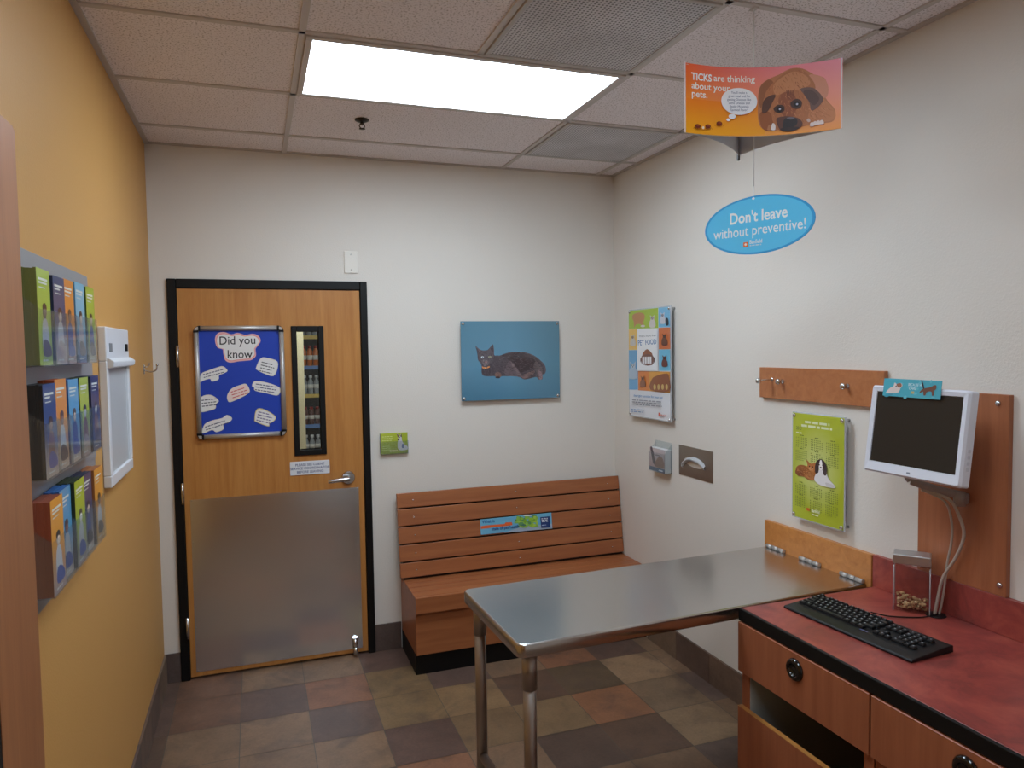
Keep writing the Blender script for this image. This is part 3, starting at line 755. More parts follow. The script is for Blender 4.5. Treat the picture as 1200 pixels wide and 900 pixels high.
# x-ray viewer
t=thing('light_box','white framed wall-mounted x-ray viewer box with a film clip','light box',(0,-1.362,1.262),LEFTR)
w,h=.45,.538; D=-.026
b=MB(); b.box(0,w,D,-.0005,h-.115,h,.004,2).box(0,w,D,-.0005,0,.04,.004,2).box(0,.035,D,-.0005,.04,h-.115,.003,1).box(w-.035,w,D,-.0005,.04,h-.115,.003,1)
b.build('housing',WENAM,t)
MB().box(.035,w-.035,-.016,-.001,.04,h-.115).build('viewing_panel',plain('milky_panel',(186,188,190),.35),t)
b=MB(); b.prism([(D-.018,h-.135),(D-.021,h-.118),(D-.004,h-.105),(D+.001,h-.105),(D+.001,h-.138),(D-.004,h-.14)],.004,w+.004,'X',bev=.0015); b.build('film_clip',WPLAST,t)
MB().box(.05,.10,D-.0015,D,h-.085,h-.055,.0005,1).build('rating_plate',plain('grey_plate',(120,122,126),.5),t)
b=MB().box(w-.085,w-.065,D-.008,D,h-.082,h-.055,.002,1); b.build('rocker_switch',BLACKPL,t)
# coat hook
t=thing('wall_hook','small chrome double hook on the yellow wall near corner','hook',(0,-.335,1.634),LEFTR)
MB().box(-.012,.012,-.004,-.0005,-.022,.022,.0015,2).build('back_plate',CHROME,t)
b=MB(); b.tube([(0,-.004,-.004),(0,-.028,-.012),(0,-.052,-.004),(0,-.058,.018)],.0035,8); b.tube([(0,-.004,.01),(0,-.02,.016),(0,-.026,.03)],.003,8); b.lathe([(.002,-.006),(.0055,-.002),(.0055,.003),(.002,.006)],M=Matrix.Translation((0,-.058,.02)),n=12)
b.build('prongs',CHROME,t)
# tall wood panel / cabinet at the left edge
t=thing('tall_cabinet','tall reddish wood cabinet end with black edge against yellow wall','cabinet',(0,-2.85,0))
b=MB(); b.prism([(-.177,.001),(0,.001),(0,2.028),(-.010,2.033),(-.177,2.033)],.0125,.175,'X',bev=.001); b.build('carcass',TALLW,t)
MB().box(.013,.175,-.190,-.1775,.001,2.033,.001,1).build('edge_band',BLACKP,t)

# ------------------------------------------------------------------ right wall things
def rthing(name,label,cat,y,z,**k): return thing(name,label,cat,(W,y,z),RIGHTR,**k)
# pet food poster
w,h=.447,.612
t=rthing('pet_food_poster','white and multicolour pet food poster in corner of right wall','poster',-.256,1.302)
MB().box(-.006,w+.006,-.034,-.027,-.006,h+.006,.001,1).build('acrylic_panel',clear('acrylic_sheet',(240,246,248),.06,.5),t)
a=Art(w,h,[(50,85),(343,65),(335,855),(52,812)])
Q=lambda x0,y0,x1,y1,c:a.poly([(x0,y0),(x1,y0),(x1,y1),(x0,y1)],c)
a.poly([(50,85),(343,65),(335,855),(52,812)],(228,228,232))
a.poly([(48,85),(260,70),(260,212),(48,212)],(168,196,58)); a.poly([(262,70),(342,65),(342,208),(262,208)],(120,186,222))
Q(48,214,112,362,(240,196,104)); Q(262,210,342,362,(214,116,62)); Q(48,364,112,640,(110,172,216)); Q(262,364,340,512,(120,192,222))
a.poly([(114,510),(190,514),(190,650),(114,644)],(226,134,62)); a.poly([(190,514),(338,518),(336,664),(190,650)],(226,160,70))
def pet(x,y,s,c,c2):
    a.poly([(x-s*.35,y+s*.9),(x-s*.4,y+s*.2),(x-s*.2,y-s*.3),(x-s*.32,y-s*.8),(x-s*.1,y-s*.6),(x+s*.12,y-s*.62),(x+s*.3,y-s*.82),(x+s*.26,y-s*.2),(x+s*.45,y+s*.25),(x+s*.4,y+s*.9)],c,smooth=3)
    a.ell(x,y-s*.35,s*.2,s*.22,c2,n=12); a.ell(x-s*.08,y-s*.42,s*.05,s*.05,(40,32,30),n=8); a.ell(x+s*.1,y-s*.42,s*.05,s*.05,(40,32,30),n=8); a.ell(x+.0,y-s*.26,s*.06,s*.05,(40,32,30),n=8)
a.poly([(80,110),(130,98),(165,120),(155,170),(160,200),(130,180),(100,185),(88,205),(84,160),(75,140)],(196,140,88),smooth=3); a.ell(150,195,16,8,(222,214,208))
pet(218,160,50,(214,206,200),(182,168,160)); pet(292,140,46,(206,206,214),(150,150,164)); a.poly([(312,150),(330,145),(334,190),(316,195)],(36,40,48),smooth=3)
pet(78,290,46,(206,198,190),(170,140,112)); pet(304,290,48,(112,66,44),(80,46,34)); pet(80,500,70,(176,196,214),(196,206,214)); pet(304,440,46,(112,62,48),(70,40,34)); pet(150,580,44,(146,88,56),(96,60,42))
a.poly([(205,640),(215,570),(250,545),(320,530),(336,560),(336,650)],(150,90,56),smooth=3)
for q in range(4): a.ell(235+q*28,622,9,20,(214,180,110),n=12)
Q(114,214,260,510,(240,240,242))
a.text('This is more than',187,272,22,(110,110,120),.0,align='C',rot=2,sx=.78); a.text('PET FOOD',186,328,50,(52,116,172),.012,align='C',rot=3,sx=.56)
a.poly([(150,405),(185,358),(225,405)],(150,86,56),smooth=3); a.ell(188,435,52,40,(96,76,74)); a.ell(186,450,44,24,(186,180,184)); a.poly([(148,405),(226,405),(222,470),(152,462)],(122,76,62),smooth=2)
for q in range(4): Q(152+q*17,412,165+q*17,460,(236,234,236))
a.text('the right nutrition for your pet',190,694,22,(74,140,196),.01,align='C',rot=-4,sx=.74)
a.lines(78,318,706,15,3,7,(150,152,160),.2,rot=4); a.lines(70,170,772,14,2,6,(120,150,190),.2,rot=4)
a.poly([(262,796),(276,798),(276,822),(262,820)],(214,86,66)); a.text('Banfield',280,820,18,(206,96,80),.02,rot=-4,sx=.62)
a.build('print',POSTER,t,-.0344)
standoffs(t,w,h,.008,-.034,.008)
# small holder with photo leaflets
t=rthing('leaflet_holder','clear acrylic holder on right wall left of steel dispenser plate','holder',-.497,1.012)
w,h=.168,.128
b=MB(); b.box(0,w,-.004,-.0002,0,.165).box(0,w,-.048,-.0455,0,.105).box(0,w,-.048,-.0008,-.003,0)
for x in (0,w-.0025): b.prism([(-.048,0),(-.0008,0),(-.0008,.16),(-.048,.105)],x,x+.0025,'X')
b.build('acrylic_pocket',ACRYL,t)
t=rthing('leaflet_stack','photo leaflets in the acrylic holder below the pet food poster','leaflets',-.497,1.0125)
MB().box(.004,w-.004,-.044,-.0055,0,.128,.0006,1).build('paper_block',plain('leaflet_paper',(218,216,216),.6),t)
a=Art(w-.008,.128); a.grad(0,w-.008,0,.128,(206,190,188),(186,176,180),(176,140,134),(206,160,156),4)
a.poly([(.008,.126),(.03,.127),(.062,.05),(.07,.032),(.04,.04),(.02,.085)],(84,64,70),smooth=3); a.poly([(.06,.05),(.1,.085),(.14,.078),(.152,.03),(.09,.024),(.05,.03)],(150,110,88),smooth=3); a.rect(.05,.12,.088,.094,(120,104,112))
a.rect(0,w-.008,0,.022,(70,96,126)); a.rect(.1,.14,.006,.014,(220,224,230))
a.build('cover_print',PRINT,t,-.0443,(.004,0))
# steel dispenser plate with tissue
t=rthing('tissue_dispenser','recessed steel tissue dispenser plate with white tissue pulled out','dispenser',-.735,1.022)
w,h=.305,.158
sl=ellipse(.14,.078,.092,.024,-4,28)
b=MB()
outer=[(0,0),(w,0),(w,h),(0,h)]
tri=geometry.tessellate_polygon([[Vector((x,z,0)) for x,z in outer],[Vector((x,z,0)) for x,z in sl]])
allp=outer+sl
for yy in (-.003,-.0006):
    vs=[b.bm.verts.new((p[0],yy,p[1])) for p in allp]
    for f in tri: b.bm.faces.new([vs[i] for i in f])
    if yy==-.003: V0=vs
    else: V1=vs
for lo,hi in ((0,4),(4,len(allp))):
    n=hi-lo
    for i in range(n): b.bm.faces.new((V0[lo+i],V0[lo+(i+1)%n],V1[lo+(i+1)%n],V1[lo+i]))
bmesh.ops.recalc_face_normals(b.bm,faces=b.bm.faces)
b.build('face_plate',steel('dispenser_steel',(160,150,140),.36,'X'),t)
b=MB(); 
NX,NZ=26,7; G_=[]
for i in range(NX):
    u=i/(NX-1); x=.036+.205*u; zc=.052+.040*math.sin(PI*min(1,u*1.02))**.6+.014*u; row=[]
    for j in range(NZ):
        v=j/(NZ-1); ang=v*PI*1.15
        row.append(b.bm.verts.new((x+.003*math.sin(9*u+v*3),-.0015-.026*math.sin(ang)*(.5+.5*math.sin(PI*u))-.003*math.sin(23*u)*math.sin(ang),zc+.0095*math.cos(ang)-.003*v)))
    G_.append(row)
for i in range(NX-1):
    for j in range(NZ-1):
        f=b.bm.faces.new((G_[i][j],G_[i+1][j],G_[i+1][j+1],G_[i][j+1])); f.smooth=True
bmesh.ops.solidify(b.bm,geom=b.bm.faces[:],thickness=.0008)
b.build('tissue',plain('tissue_paper',(240,240,242),.9,bump=.3,bscale=60),t)
# hook board
t=rthing('hook_board','wood board with leash hook and two knobs high on right wall','hook board',-1.411,1.474)
w,h=.675,.133
MB().box(0,w,-.02,-.0005,0,h,.0015,1).build('board',MAPLEY,t)
def knob(x,z):
    MB().lathe([(.010,0),(.010,.003),(.005,.005),(.005,.016),(.0115,.021),(.0125,.027),(.009,.031),(.003,.032)],M=Matrix.Translation((x,-.02,z))@Matrix.Rotation(PI/2,4,'X'),n=18).build('knob',CHROME,t)
knob(.150,.075); knob(.508,.072)
b=MB(); b.lathe([(.009,0),(.009,.002),(.004,.004)],M=Matrix.Translation((.084,-.02,.082))@Matrix.Rotation(PI/2,4,'X'),n=16); b.tube([(.084,-.02,.082),(.082,-.05,.08),(.08,-.082,.078)],.004,10)
b.lathe([(.003,-.012),(.010,-.008),(.012,0),(.010,.008),(.003,.012)],M=Matrix.Translation((.079,-.088,.078)),n=16); b.build('leash_hook',CHROME,t)
# calendar
w,h=.278,.43
t=rthing('wall_calendar','lime green year calendar with dog and cat on right wall','calendar',-1.64,.995)
MB().box(-.004,w+.004,-.033,-.027,-.004,h+.004,.0008,1).build('acrylic_panel',MATS['acrylic_sheet'],t)
a=Art(w,h); a.grad(0,w,0,h,(186,194,54),(180,190,52),(176,184,40),(182,192,56),6)
a.blob(w*.5,h*.5,w*.49,h*.42,(222,226,150),(181,190,51))
a.lines(.07,.205,h-.028,.016,1,.009,(226,232,190),.05); a.lines(.05,.225,h-.044,.016,1,.009,(226,232,190),.05)
a.text('2013',.02,h-.068,.02,(110,120,60),.01,sx=.8); a.lines(.02,.055,h-.078,.01,1,.005,(220,226,190))
def month(x,z):
    a.lines(x+.024,x+.048,z,.01,1,.0032,(110,126,50))
    pts=[];fs=[]
    for r_ in range(6):
        for c_ in range(7):
            if random.random()<.12 and r_ in (0,5): continue
            b0=len(pts); xx=x+.002+c_*.0098; zz=z-.010-r_*.0075
            pts.extend([(xx,zz),(xx+.0042,zz),(xx+.0042,zz-.0035),(xx,zz-.0035)]); fs.append((b0,b0+1,b0+2,b0+3))
    a.raw(pts,fs,[lin((122,138,60))]*len(pts))
for r_,z in enumerate((h-.088,h-.142,.150,.098)):
    for c_,x in enumerate((.018,.102,.186)): month(x,z-.006*c_*.4)
X=lambda px:(px-60)/350*w
Z=lambda py:h-(py-62)/760*h
sx_=w/350; sz_=h/760
def ce(x,y,rx,ry,c,rot=0): a.ell(X(x),Z(y),rx*sx_,ry*sz_,c,rot)
def cp(pts,c,k=3): a.poly([(X(x),Z(y)) for x,y in pts],c,smooth=k)
a.gain=1.1
ce(140,474,52,42,(160,96,52)); ce(112,492,28,26,(140,80,44)); ce(195,470,36,52,(176,108,60)); ce(190,508,40,20,(186,122,74))
cp([(172,420),(166,388),(190,408),(208,408),(228,398),(228,430),(222,456),(198,470),(176,456)],(186,118,68)); ce(198,448,16,14,(206,150,104)); ce(188,432,4,5,(60,40,30)); ce(210,431,4,5,(60,40,30)); ce(198,444,4,3,(120,60,50))
a.fur([(X(x),Z(y)) for x,y in [(95,480),(130,440),(175,430),(222,440),(220,510),(110,512)]],160,.010,-20,[(196,126,74),(150,88,48),(210,146,96)],.1)
cp([(236,470),(262,440),(300,450),(318,490),(352,522),(362,542),(330,548),(268,548),(232,532),(222,510)],(224,220,220)); cp([(300,520),(352,526),(362,540),(310,546)],(206,200,200))
cp([(240,382),(264,366),(290,376),(306,420),(302,470),(284,466),(282,420),(256,420),(250,462),(230,470),(226,424)],(64,52,56)); ce(268,406,20,38,(64,52,56)); cp([(262,374),(272,374),(278,412),(276,440),(258,440),(254,412)],(234,230,230)); ce(256,406,4,5,(24,20,22)); ce(279,405,4,5,(24,20,22)); ce(267,424,7,5,(34,28,30))
a.gain=1.
a.rect(X(170),X(192),Z(752),Z(732),(220,110,50)); a.text('Banfield',X(205),Z(752),.019,(236,238,214),.015,sx=.75); a.lines(X(208),X(270),Z(765),.01,1,.004,(226,230,200))
a.build('print',POSTER,t,-.0334)
standoffs(t,w,h,.010,-.033,.008)

# ------------------------------------------------------------------ exam table
ang=math.radians(2.05)
t=thing('exam_table','steel topped fold-down exam table hinged to wall board','table',(1.1845,-1.51,0),ang)
tw=1.404; td=.557; z1=.818; 
b=MB()
prof=[]
def rrect(x0,x1,y0,y1,r,n=6,corners=(1,1,1,1)):
    P=[]
    for (cx,cy,a0,k) in ((x0+r,y0+r,PI,0),(x1-r,y0+r,1.5*PI,1),(x1-r,y1-r,0,2),(x0+r,y1-r,PI/2,3)):
        if corners[k]:
            P+=[(cx+r*math.cos(a0+PI/2*i/n),cy+r*math.sin(a0+PI/2*i/n)) for i in range(n+1)]
        else: P.append((cx+r*math.cos(a0+PI/4)*1.41421,cy+r*math.sin(a0+PI/4)*1.41421))
    return P
rings=[]
lev=[(.001,z1-.042),(0,z1-.040),(0,z1-.006),(.0018,z1-.002),(.006,z1)]
for ins,z in lev:
    rings.append([b.bm.verts.new((x,y,z)) for x,y in rrect(ins,tw-ins*0,-td+ins,-ins,.028-ins,6,(1,0,0,1))])
n=len(rings[0])
for A,B in zip(rings,rings[1:]):
    for k in range(n):
        f=b.bm.faces.new((A[k],A[(k+1)%n],B[(k+1)%n],B[k])); f.smooth=True
b.bm.faces.new(rings[-1]); b.bm.faces.new(rings[0][::-1])
b.build('tabletop',STEELX,t)
for (x,y) in ((.052,-.045),(.052,-td+.045)):
    MB().cyl((x,y,.02),(x,y,z1-.0425),.0208,None,24).build('leg',STEELT,t)
    MB().cyl((x,y,z1-.16),(x,y,z1-.043),.0240,None,24).build('leg_socket',STEELT,t)
    MB().cyl((x,y,.0005),(x,y,.03),.016,.024,20).build('leg_foot',BLACKPL,t)
MB().cyl((.052,-.06,.2),(.052,-td+.06,.2),.0165,None,20).build('crossbar',STEELT,t)
for y in (-1.53,-1.735,-1.955):
    # hinge knuckles along the wall edge (world -> table frame)
    p0=t.matrix_basis.inverted() if False else None
    b=MB(); 
    c_,s_=math.cos(-ang),math.sin(-ang)
    def loc(x,yy,z): 
        X_,Y_=x-1.1845,yy+1.51; return (X_*c_-Y_*s_,X_*s_+Y_*c_,z)
    for q in range(3): b.cyl(loc(2.5815,y+.055-q*.0375,.8265),loc(2.5815,y+.055-q*.0375-.035,.8265),.008,None,14)
    b.build('hinge',ALU,t)
t=rthing('hinge_board','wood board on right wall carrying the table hinges','board',-1.448,.745)
MB().box(0,.59,-.02,-.0005,0,.188,.0015,1).build('board',wood('hinge_board_veneer',(184,116,58),(206,138,74),'Y',.42),t)

# ------------------------------------------------------------------ counter and base cabinets
CY0,CY1=-2.044,-3.22
m,nt,bs=base('red_laminate'); L=nt.links
tc=N(nt,'ShaderNodeTexCoord'); n1=N(nt,'ShaderNodeTexNoise'); n1.inputs['Scale'].default_value=6; n1.inputs['Detail'].default_value=8; n1.inputs['Roughness'].default_value=.7; n1.inputs['Distortion'].default_value=.5
L.new(tc.outputs['Object'],n1.inputs['Vector'])
rp=N(nt,'ShaderNodeValToRGB'); e=rp.color_ramp.elements; e[0].position=.36; e[0].color=lin((115,53,49)); e[1].position=.66; e[1].color=lin((172,83,68)); k=e.new(.5); k.color=lin((148,64,57))
L.new(n1.outputs['Fac'],rp.inputs[0]); L.new(rp.outputs[0],bs.inputs['Base Color']); bs.inputs['Roughness'].default_value=.38
REDL=m
t=thing('countertop','red mottled laminate countertop with black front edge and backsplash','countertop',(2.005,CY0,.776))
MB().box(.012,W-2.005-.002,CY1-CY0,-.004,.0005,.042,.0008,1).build('worktop',REDL,t)
MB().box(0,.0118,CY1-CY0,0,.0005,.0422,.0025,2).build('edge_strip',BLACKP,t)
MB().box(.012,W-2.005-.022,-.0038,0,.0005,.0416,.0008,1).build('end_strip',BLACKP,t)
MB().box(W-2.005-.020,W-2.005-.0005,CY1-CY0,0,.0425,.159,.001,1).build('backsplash',REDL,t)
b=MB(); b.lathe([(.004,0),(.031,0),(.031,.0025),(.027,.004),(.004,.004)],M=Matrix.Translation((2.553-2.005,-2.338-CY0,.0421)),n=26); b.build('cable_grommet',BLACKPL,t)
def unit(y0,label,blabel=None):
    t=thing('base_cabinet',label,'cabinet',(2.02,y0,0)); w=.56; D=W-2.02-.002
    b=MB()
    b.box(0,D,-.036,0,.10,.7755,.0008,1).box(0,D,-w+.002,-w+.036,.10,.7755,.0008,1); b.box(D-.012,D,-w+.036,-.036,.10,.7755); b.box(.002,D-.012,-w+.036,-.036,.10,.118).box(.0,.02,-w+.036,-.036,.755,.7755)
    b.box(.05,D-.02,-w+.03,-.03,.0005,.10); b.build('carcass',[CABW],t)
    for ya,yb in ((-.0378,-.0362),(-w+.0362,-w+.0378)): MB().box(.004,D-.0125,ya,yb,.13,.745).build('side_lining',GREYMEL,t)
    b=MB(); b.box(-.018,-.0005,-w+.004,0,.604,.773,.0015,1); dr=b.build('drawer',CABW,t)
    MB().box(0,.45,-w+.05,-.05,.622,.74).build('drawer_box',GREYMEL,dr)
    M_=Matrix.Translation((-.018,-w/2+.003,.722))@Matrix.Rotation(-PI/2,4,'Y')
    MB().lathe([(.034,0),(.034,.004),(.030,.010),(.020,.0125),(.0185,.008),(.017,.005),(.004,.0045)],M=M_,n=32).build('round_pull',GLOSSB,dr)
    dd=MB().box(-.018,-.0005,-w+.004,0,.105,.4805,.0008,1).build('door',CABW,t)
    MB().box(-.018,-.0005,-w+.004,0,.4807,.482).build('edge_banding',MAPLE,dd)
    return t
unit(-2.046,'base cabinet with open slot beside the exam table')
unit(-2.046-.5625,'base cabinet cut off by the picture\'s lower right corner')

# wall panel behind monitor
t=rthing('wall_panel','upright wood panel behind the monitor','panel',-2.232,.936)
MB().box(0,.309,-.02,-.0005,0,.612,.0015,1).build('board',CHERRYZ,t)
for x,z in ((.018,.018),(.291,.034),(.018,.585),(.275,.585)):
    MB().lathe([(.0085,0),(.0085,.003),(.006,.006),(.001,.0065)],M=Matrix.Translation((x,-.02,z))@Matrix.Rotation(PI/2,4,'X'),n=16).build('cap_screw',CHROME,t)

# ------------------------------------------------------------------ monitor
TL,TR,BR,BL_=[Vector(v) for v in ((2.423,-2.217,1.549),(2.430,-2.521,1.547),(2.401,-2.523,1.319),(2.394,-2.219,1.321))]
ex=((TR-TL)+(BR-BL_)).normalized(); ez=((TL-BL_)+(TR-BR)); ez=(ez-ex*ez.dot(ex)).normalized(); ey=ez.cross(ex)
cen=(TL+TR+BR+BL_)/4
R3=Matrix((ex,ey,ez)).transposed()
MM=Matrix.Translation(cen)@R3.to_4x4()
t=thing('computer_monitor','white square-ish flat monitor with dark screen on a wall arm','monitor'); t.matrix_world=MM
sw,sh=.152,.1145; ox0,ox1,oz0,oz1=-.174,.174,-.150,.134
b=MB()
# bezel ring + tapered rear housing
def ring(x0,x1,z0,z1,y,r=.008): return [b.bm.verts.new((x,y,z)) for x,z in rrect(x0,x1,z0,z1,r,4)]
R=[ring(-sw,sw,-sh,sh,.0045,.001),ring(-sw-.001,sw+.001,-sh-.001,sh+.001,-.0015,.001),ring(ox0+.006,ox1-.006,oz0+.006,oz1-.006,-.0045,.007),ring(ox0,ox1,oz0,oz1,.003),ring(ox0,ox1,oz0,oz1,.032),ring(ox0+.012,ox1-.012,oz0+.014,oz1-.012,.048),ring(ox0+.06,ox1-.06,oz0+.05,oz1-.04,.062)]
for A,B in zip(R,R[1:]):
    for k in range(len(A)):
        b.bm.faces.new((A[k],A[(k+1)%len(A)],B[(k+1)%len(A)],B[k]))
b.bm.faces.new(R[-1]); bmesh.ops.recalc_face_normals(b.bm,faces=b.bm.faces)
b.build('housing',plain('monitor_plastic',(222,224,234),.4),t)
MB().box(-sw+.0003,sw-.0003,.001,.004,-sh+.0003,sh-.0003).build('screen',plain('dark_lcd',(48,43,38),.28,spec=.3),t)
MB().box(-.006,.006,-.0058,-.004,-.137,-.131,.0008,1).build('logo_badge',plain('grey_badge',(140,144,156),.4),t)
b=MB()
for k in range(4): b.box(ox1-.0005,ox1+.0012,.012,.024,-.10+k*.018,-.09+k*.018,.0004,1)
b.build('side_buttons',plain('grey_button',(204,206,216),.4),t)
b=MB().box(.12,.15,.012,.03,oz1-.0005,oz1+.0016,.0006,1); b.build('top_button',MATS['grey_button'],t)
# card on top of the monitor
t=thing('strip_card','teal card with a dog and a walking cat stuck on monitor top','card'); t.matrix_world=MM
MB().box(-.124,.083,-.0072,-.0056,.1015,.158,.0005,1).build('card',plain('card_edge',(90,160,172),.5),t)
a=Art(.207,.0565,[(183,55),(535,70),(543,175),(185,152)])
a.poly([(183,55),(535,70),(543,175),(185,152)],(72,168,186)); 
for q in range(14): a.ell(random.uniform(190,530),random.uniform(65,165),random.uniform(6,18),random.uniform(4,10),random.choice([(96,184,198),(62,150,172)]),n=10)
a.poly([(205,135),(225,110),(245,100),(250,80),(268,90),(285,82),(300,95),(290,112),(280,135),(240,140)],(222,206,200),smooth=3); a.poly([(262,90),(285,82),(296,98),(280,108)],(150,96,72),smooth=3); a.ell(262,100,4,4,(40,30,30),n=8)
a.text('BECAUSE WE',334,97,21,(206,232,236),.01,sx=.75,rot=-3).text('CARE',342,118,21,(206,232,236),.01,sx=.9,rot=-3); a.poly([(360,128),(378,129),(378,143),(360,142)],(200,180,120))
a.poly([(410,140),(425,115),(470,105),(490,95),(505,95),(508,115),(498,125),(500,150),(490,152),(482,130),(455,132),(450,150),(438,150),(432,130)],(112,70,52),smooth=3); a.poly([(428,112),(410,70),(416,68),(436,108)],(50,40,40),smooth=2)
a.build('print',PAPER,t,-.0074,(-.124,.1015),step=.00006)
# wall arm and cables
t=thing('monitor_arm','jointed grey wall arm under the monitor','monitor arm',(2.5895,-2.41,1.215),RIGHTR)
ARMM=plain('grey_arm_paint',(150,140,136),.42)
MB().box(-.012,.012,-.010,.0,-.016,.016,.003,2).build('wall_bracket',ARMM,t)
toL=lambda p:(-(p[1]+2.41),(p[0]-2.5895),p[2]-1.215)
b=MB(); b.cyl((0,-.03,-.022),(0,-.03,.022),.017,None,20).box(-.012,.012,-.032,-.008,-.018,.018,.002,1); b.build('joint',ARMM,t)
pm=MM@Vector((-.02,.062,-.03)); b=MB()
lo=Vector(toL((2.47,-2.31,1.262)))
b.tube([(0,-.03,.012),tuple(.5*(Vector((0,-.03,.012))+lo)+Vector((0,0,-.004))),tuple(lo)],.013,12); b.build('arm_link',ARMM,t)
b=MB(); b.tube([tuple(lo),tuple(lo+Vector((-.008,-.004,.03))),toL(pm)],.012,12); b.build('tilt_link',ARMM,t)
MM2=MM.copy(); q=MB(); q.box(-.06,.02,.0622,.066,-.07,.01,.002,1)
bmesh.ops.transform(q.bm,matrix=MM,verts=q.bm.verts)
for v in q.bm.verts: v.co=Vector(toL(v.co))
q.build('mount_plate',ARMM,t)
CAB=plain('white_cable',(176,164,152),.45)
def cable(pts,r,name,label,m,**k):
    o=MB().tube(pts,r,8,smooth=8).build(name,m); tag(o,label,'cable',**k); return o
top=(2.547,-2.412,1.197)
cable([(2.49,-2.34,1.235),(2.53,-2.395,1.214),(2.545,-2.418,1.17),(2.556,-2.43,1.105),(2.556,-2.405,1.03),(2.553,-2.362,.95),(2.549,-2.348,.88),(2.546,-2.340,.8235)],.0048,'video_cable','pale cable bowing out to the right from monitor arm to counter grommet',CAB)
cable([(2.485,-2.335,1.236),(2.525,-2.385,1.206),(2.540,-2.398,1.15),(2.550,-2.393,1.08),(2.556,-2.374,1.00),(2.560,-2.362,.92),(2.561,-2.352,.86),(2.559,-2.345,.8235)],.0036,'power_cord','thinner pale cord hanging straighter behind the monitor cable',CAB)
# ------------------------------------------------------------------ treat jar
c0=Vector((2.4705,-2.2475)); c1=Vector((2.5375,-2.3295)); e1=(c1-c0).normalized(); e2=Vector((-e1.y,e1.x))   # e2 points away from camera
if e2.x<0: e2=-e2
c0=c0-e2*.014
jw=.105; jd=.066; ang=math.atan2(e1.y,e1.x)
t=thing('treat_jar','square clear plastic treat jar with silver lid on the counter','jar',(c0.x,c0.y,.8187),ang)
b=MB(); th=.0022
b.box(0,jw,0,jd,0,.004,.001,1)
b.box(0,jw,0,th,.004,.158).box(0,jw,jd-th,jd,.004,.158).box(0,th,th,jd-th,.004,.158).box(jw-th,jw,th,jd-th,.004,.158)
b.box(-.001,jw+.001,-.001,jd+.001,.155,.159)
b.build('jar_body',clear('jar_acrylic',(250,248,247),.03,.0),t)
EDGE=clear('acrylic_edge_glint',(250,250,252),.1,.4)  # pale haze on added rods paints the glint along the jar corners
for xx in (0,jw):
    for yy in (0,jd): MB().cyl((xx,yy,.003),(xx,yy,.154),.0016,None,8).build('corner_glint',EDGE,t)
MB().box(-.003,jw+.003,-.003,jd+.003,.1595,.192,.004,3).build('lid',steel('brushed_lid',(206,206,208),.42,'X'),t)
b=MB(); rj=random.Random(11)
for k in range(120):
    x=rj.uniform(.012,jw-.012); y=rj.uniform(.012,jd-.012); z=.009+rj.random()*(.034+.008*math.sin(x*60))
    r=bmesh.ops.create_icosphere(b.bm,subdivisions=1,radius=rj.uniform(.005,.0085)); s=Vector((rj.uniform(.7,1.25),rj.uniform(.7,1.1),rj.uniform(.6,.95)))
    col=lin(rj.choice([(206,178,132),(190,158,112),(216,192,150),(150,92,64),(170,136,98)]))
    for v in r['verts']:
        v.co=Vector((v.co.x*s.x,v.co.y*s.y,v.co.z*s.z))*rj.uniform(.9,1.12)+Vector((x,y,z))
    for f in {f for v in r['verts'] for f in v.link_faces}:
        for l in f.loops: l[b.col]=col
b.usecol=True
o=b.build('pet_treats',attr_mat('biscuit',.8,noise=.15,nscale=60)); o.location=(c0.x,c0.y,.8187); o.rotation_euler=(0,0,ang)
tag(o,'heap of crumbly tan pet treats in bottom of the clear jar','treats',kind='stuff')
# ------------------------------------------------------------------ keyboard
ka=math.atan2(-.997,.07)
t=thing('keyboard','black computer keyboard lying askew on the red counter','keyboard',(2.143,-2.103,.8187),ka)
KL,KD=.478,.172
# local: x along length, y to the back (+), sides sloped
sec=[(0,.0005),(KD,.0005),(KD,.0195),(KD-.006,.0215),(KD-.03,.0200),(.045,.0125),(.004,.0085),(0,.006)]
b=MB(); b.prism(sec,0,KL,'X',bev=.001); b.build('base',BLACKPL,t)
b=MB()
for x in (.05,KL-.05): b.box(x-.015,x+.015,KD-.03,KD-.02,-.0001,.0006)
slope=math.atan2(.0200-.0125,KD-.03-.045)
keys=[]; u=.0192
def krow(y,x,ws):
    for w_ in ws: keys.append((x,y,w_)); x+=w_*u
ya=[.056+.0182*k for k in range(5)]
krow(ya[0],.012,[1.4,1.2,1.3,5.6,1.3,1.3,1.4]); krow(ya[1],.012,[2.2]+[1]*10+[2.3]); krow(ya[2],.012,[1.75]+[1]*11+[2.0]); krow(ya[3],.012,[1.5]+[1]*12+[1.2]); krow(ya[4],.012,[1]*13+[1.7])
keys_f=[]; x=.012
fx=[.012]+[.012+u*(2+k) for k in range(4)]+[.012+u*(6.4+k) for k in range(4)]+[.012+u*(10.8+k) for k in range(4)]
x1=.012+u*15.2
krow(ya[0],x1,[1,1,1]); keys.append((x1+u,ya[1],1)); krow(ya[3],x1,[1,1,1]); krow(ya[4],x1,[1,1,1])
x2=x1+u*3.35
krow(ya[0],x2,[2,1]); krow(ya[1],x2,[1,1,1]); krow(ya[2],x2,[1,1,1]); krow(ya[3],x2,[1,1,1]); krow(ya[4],x2,[1,1,1,1]); keys.append((x2+3*u,ya[0],1)); keys.append((x2+3*u,ya[2],1))
kcache={}
def kz(y): return .0125+(y-.045)*math.tan(slope)
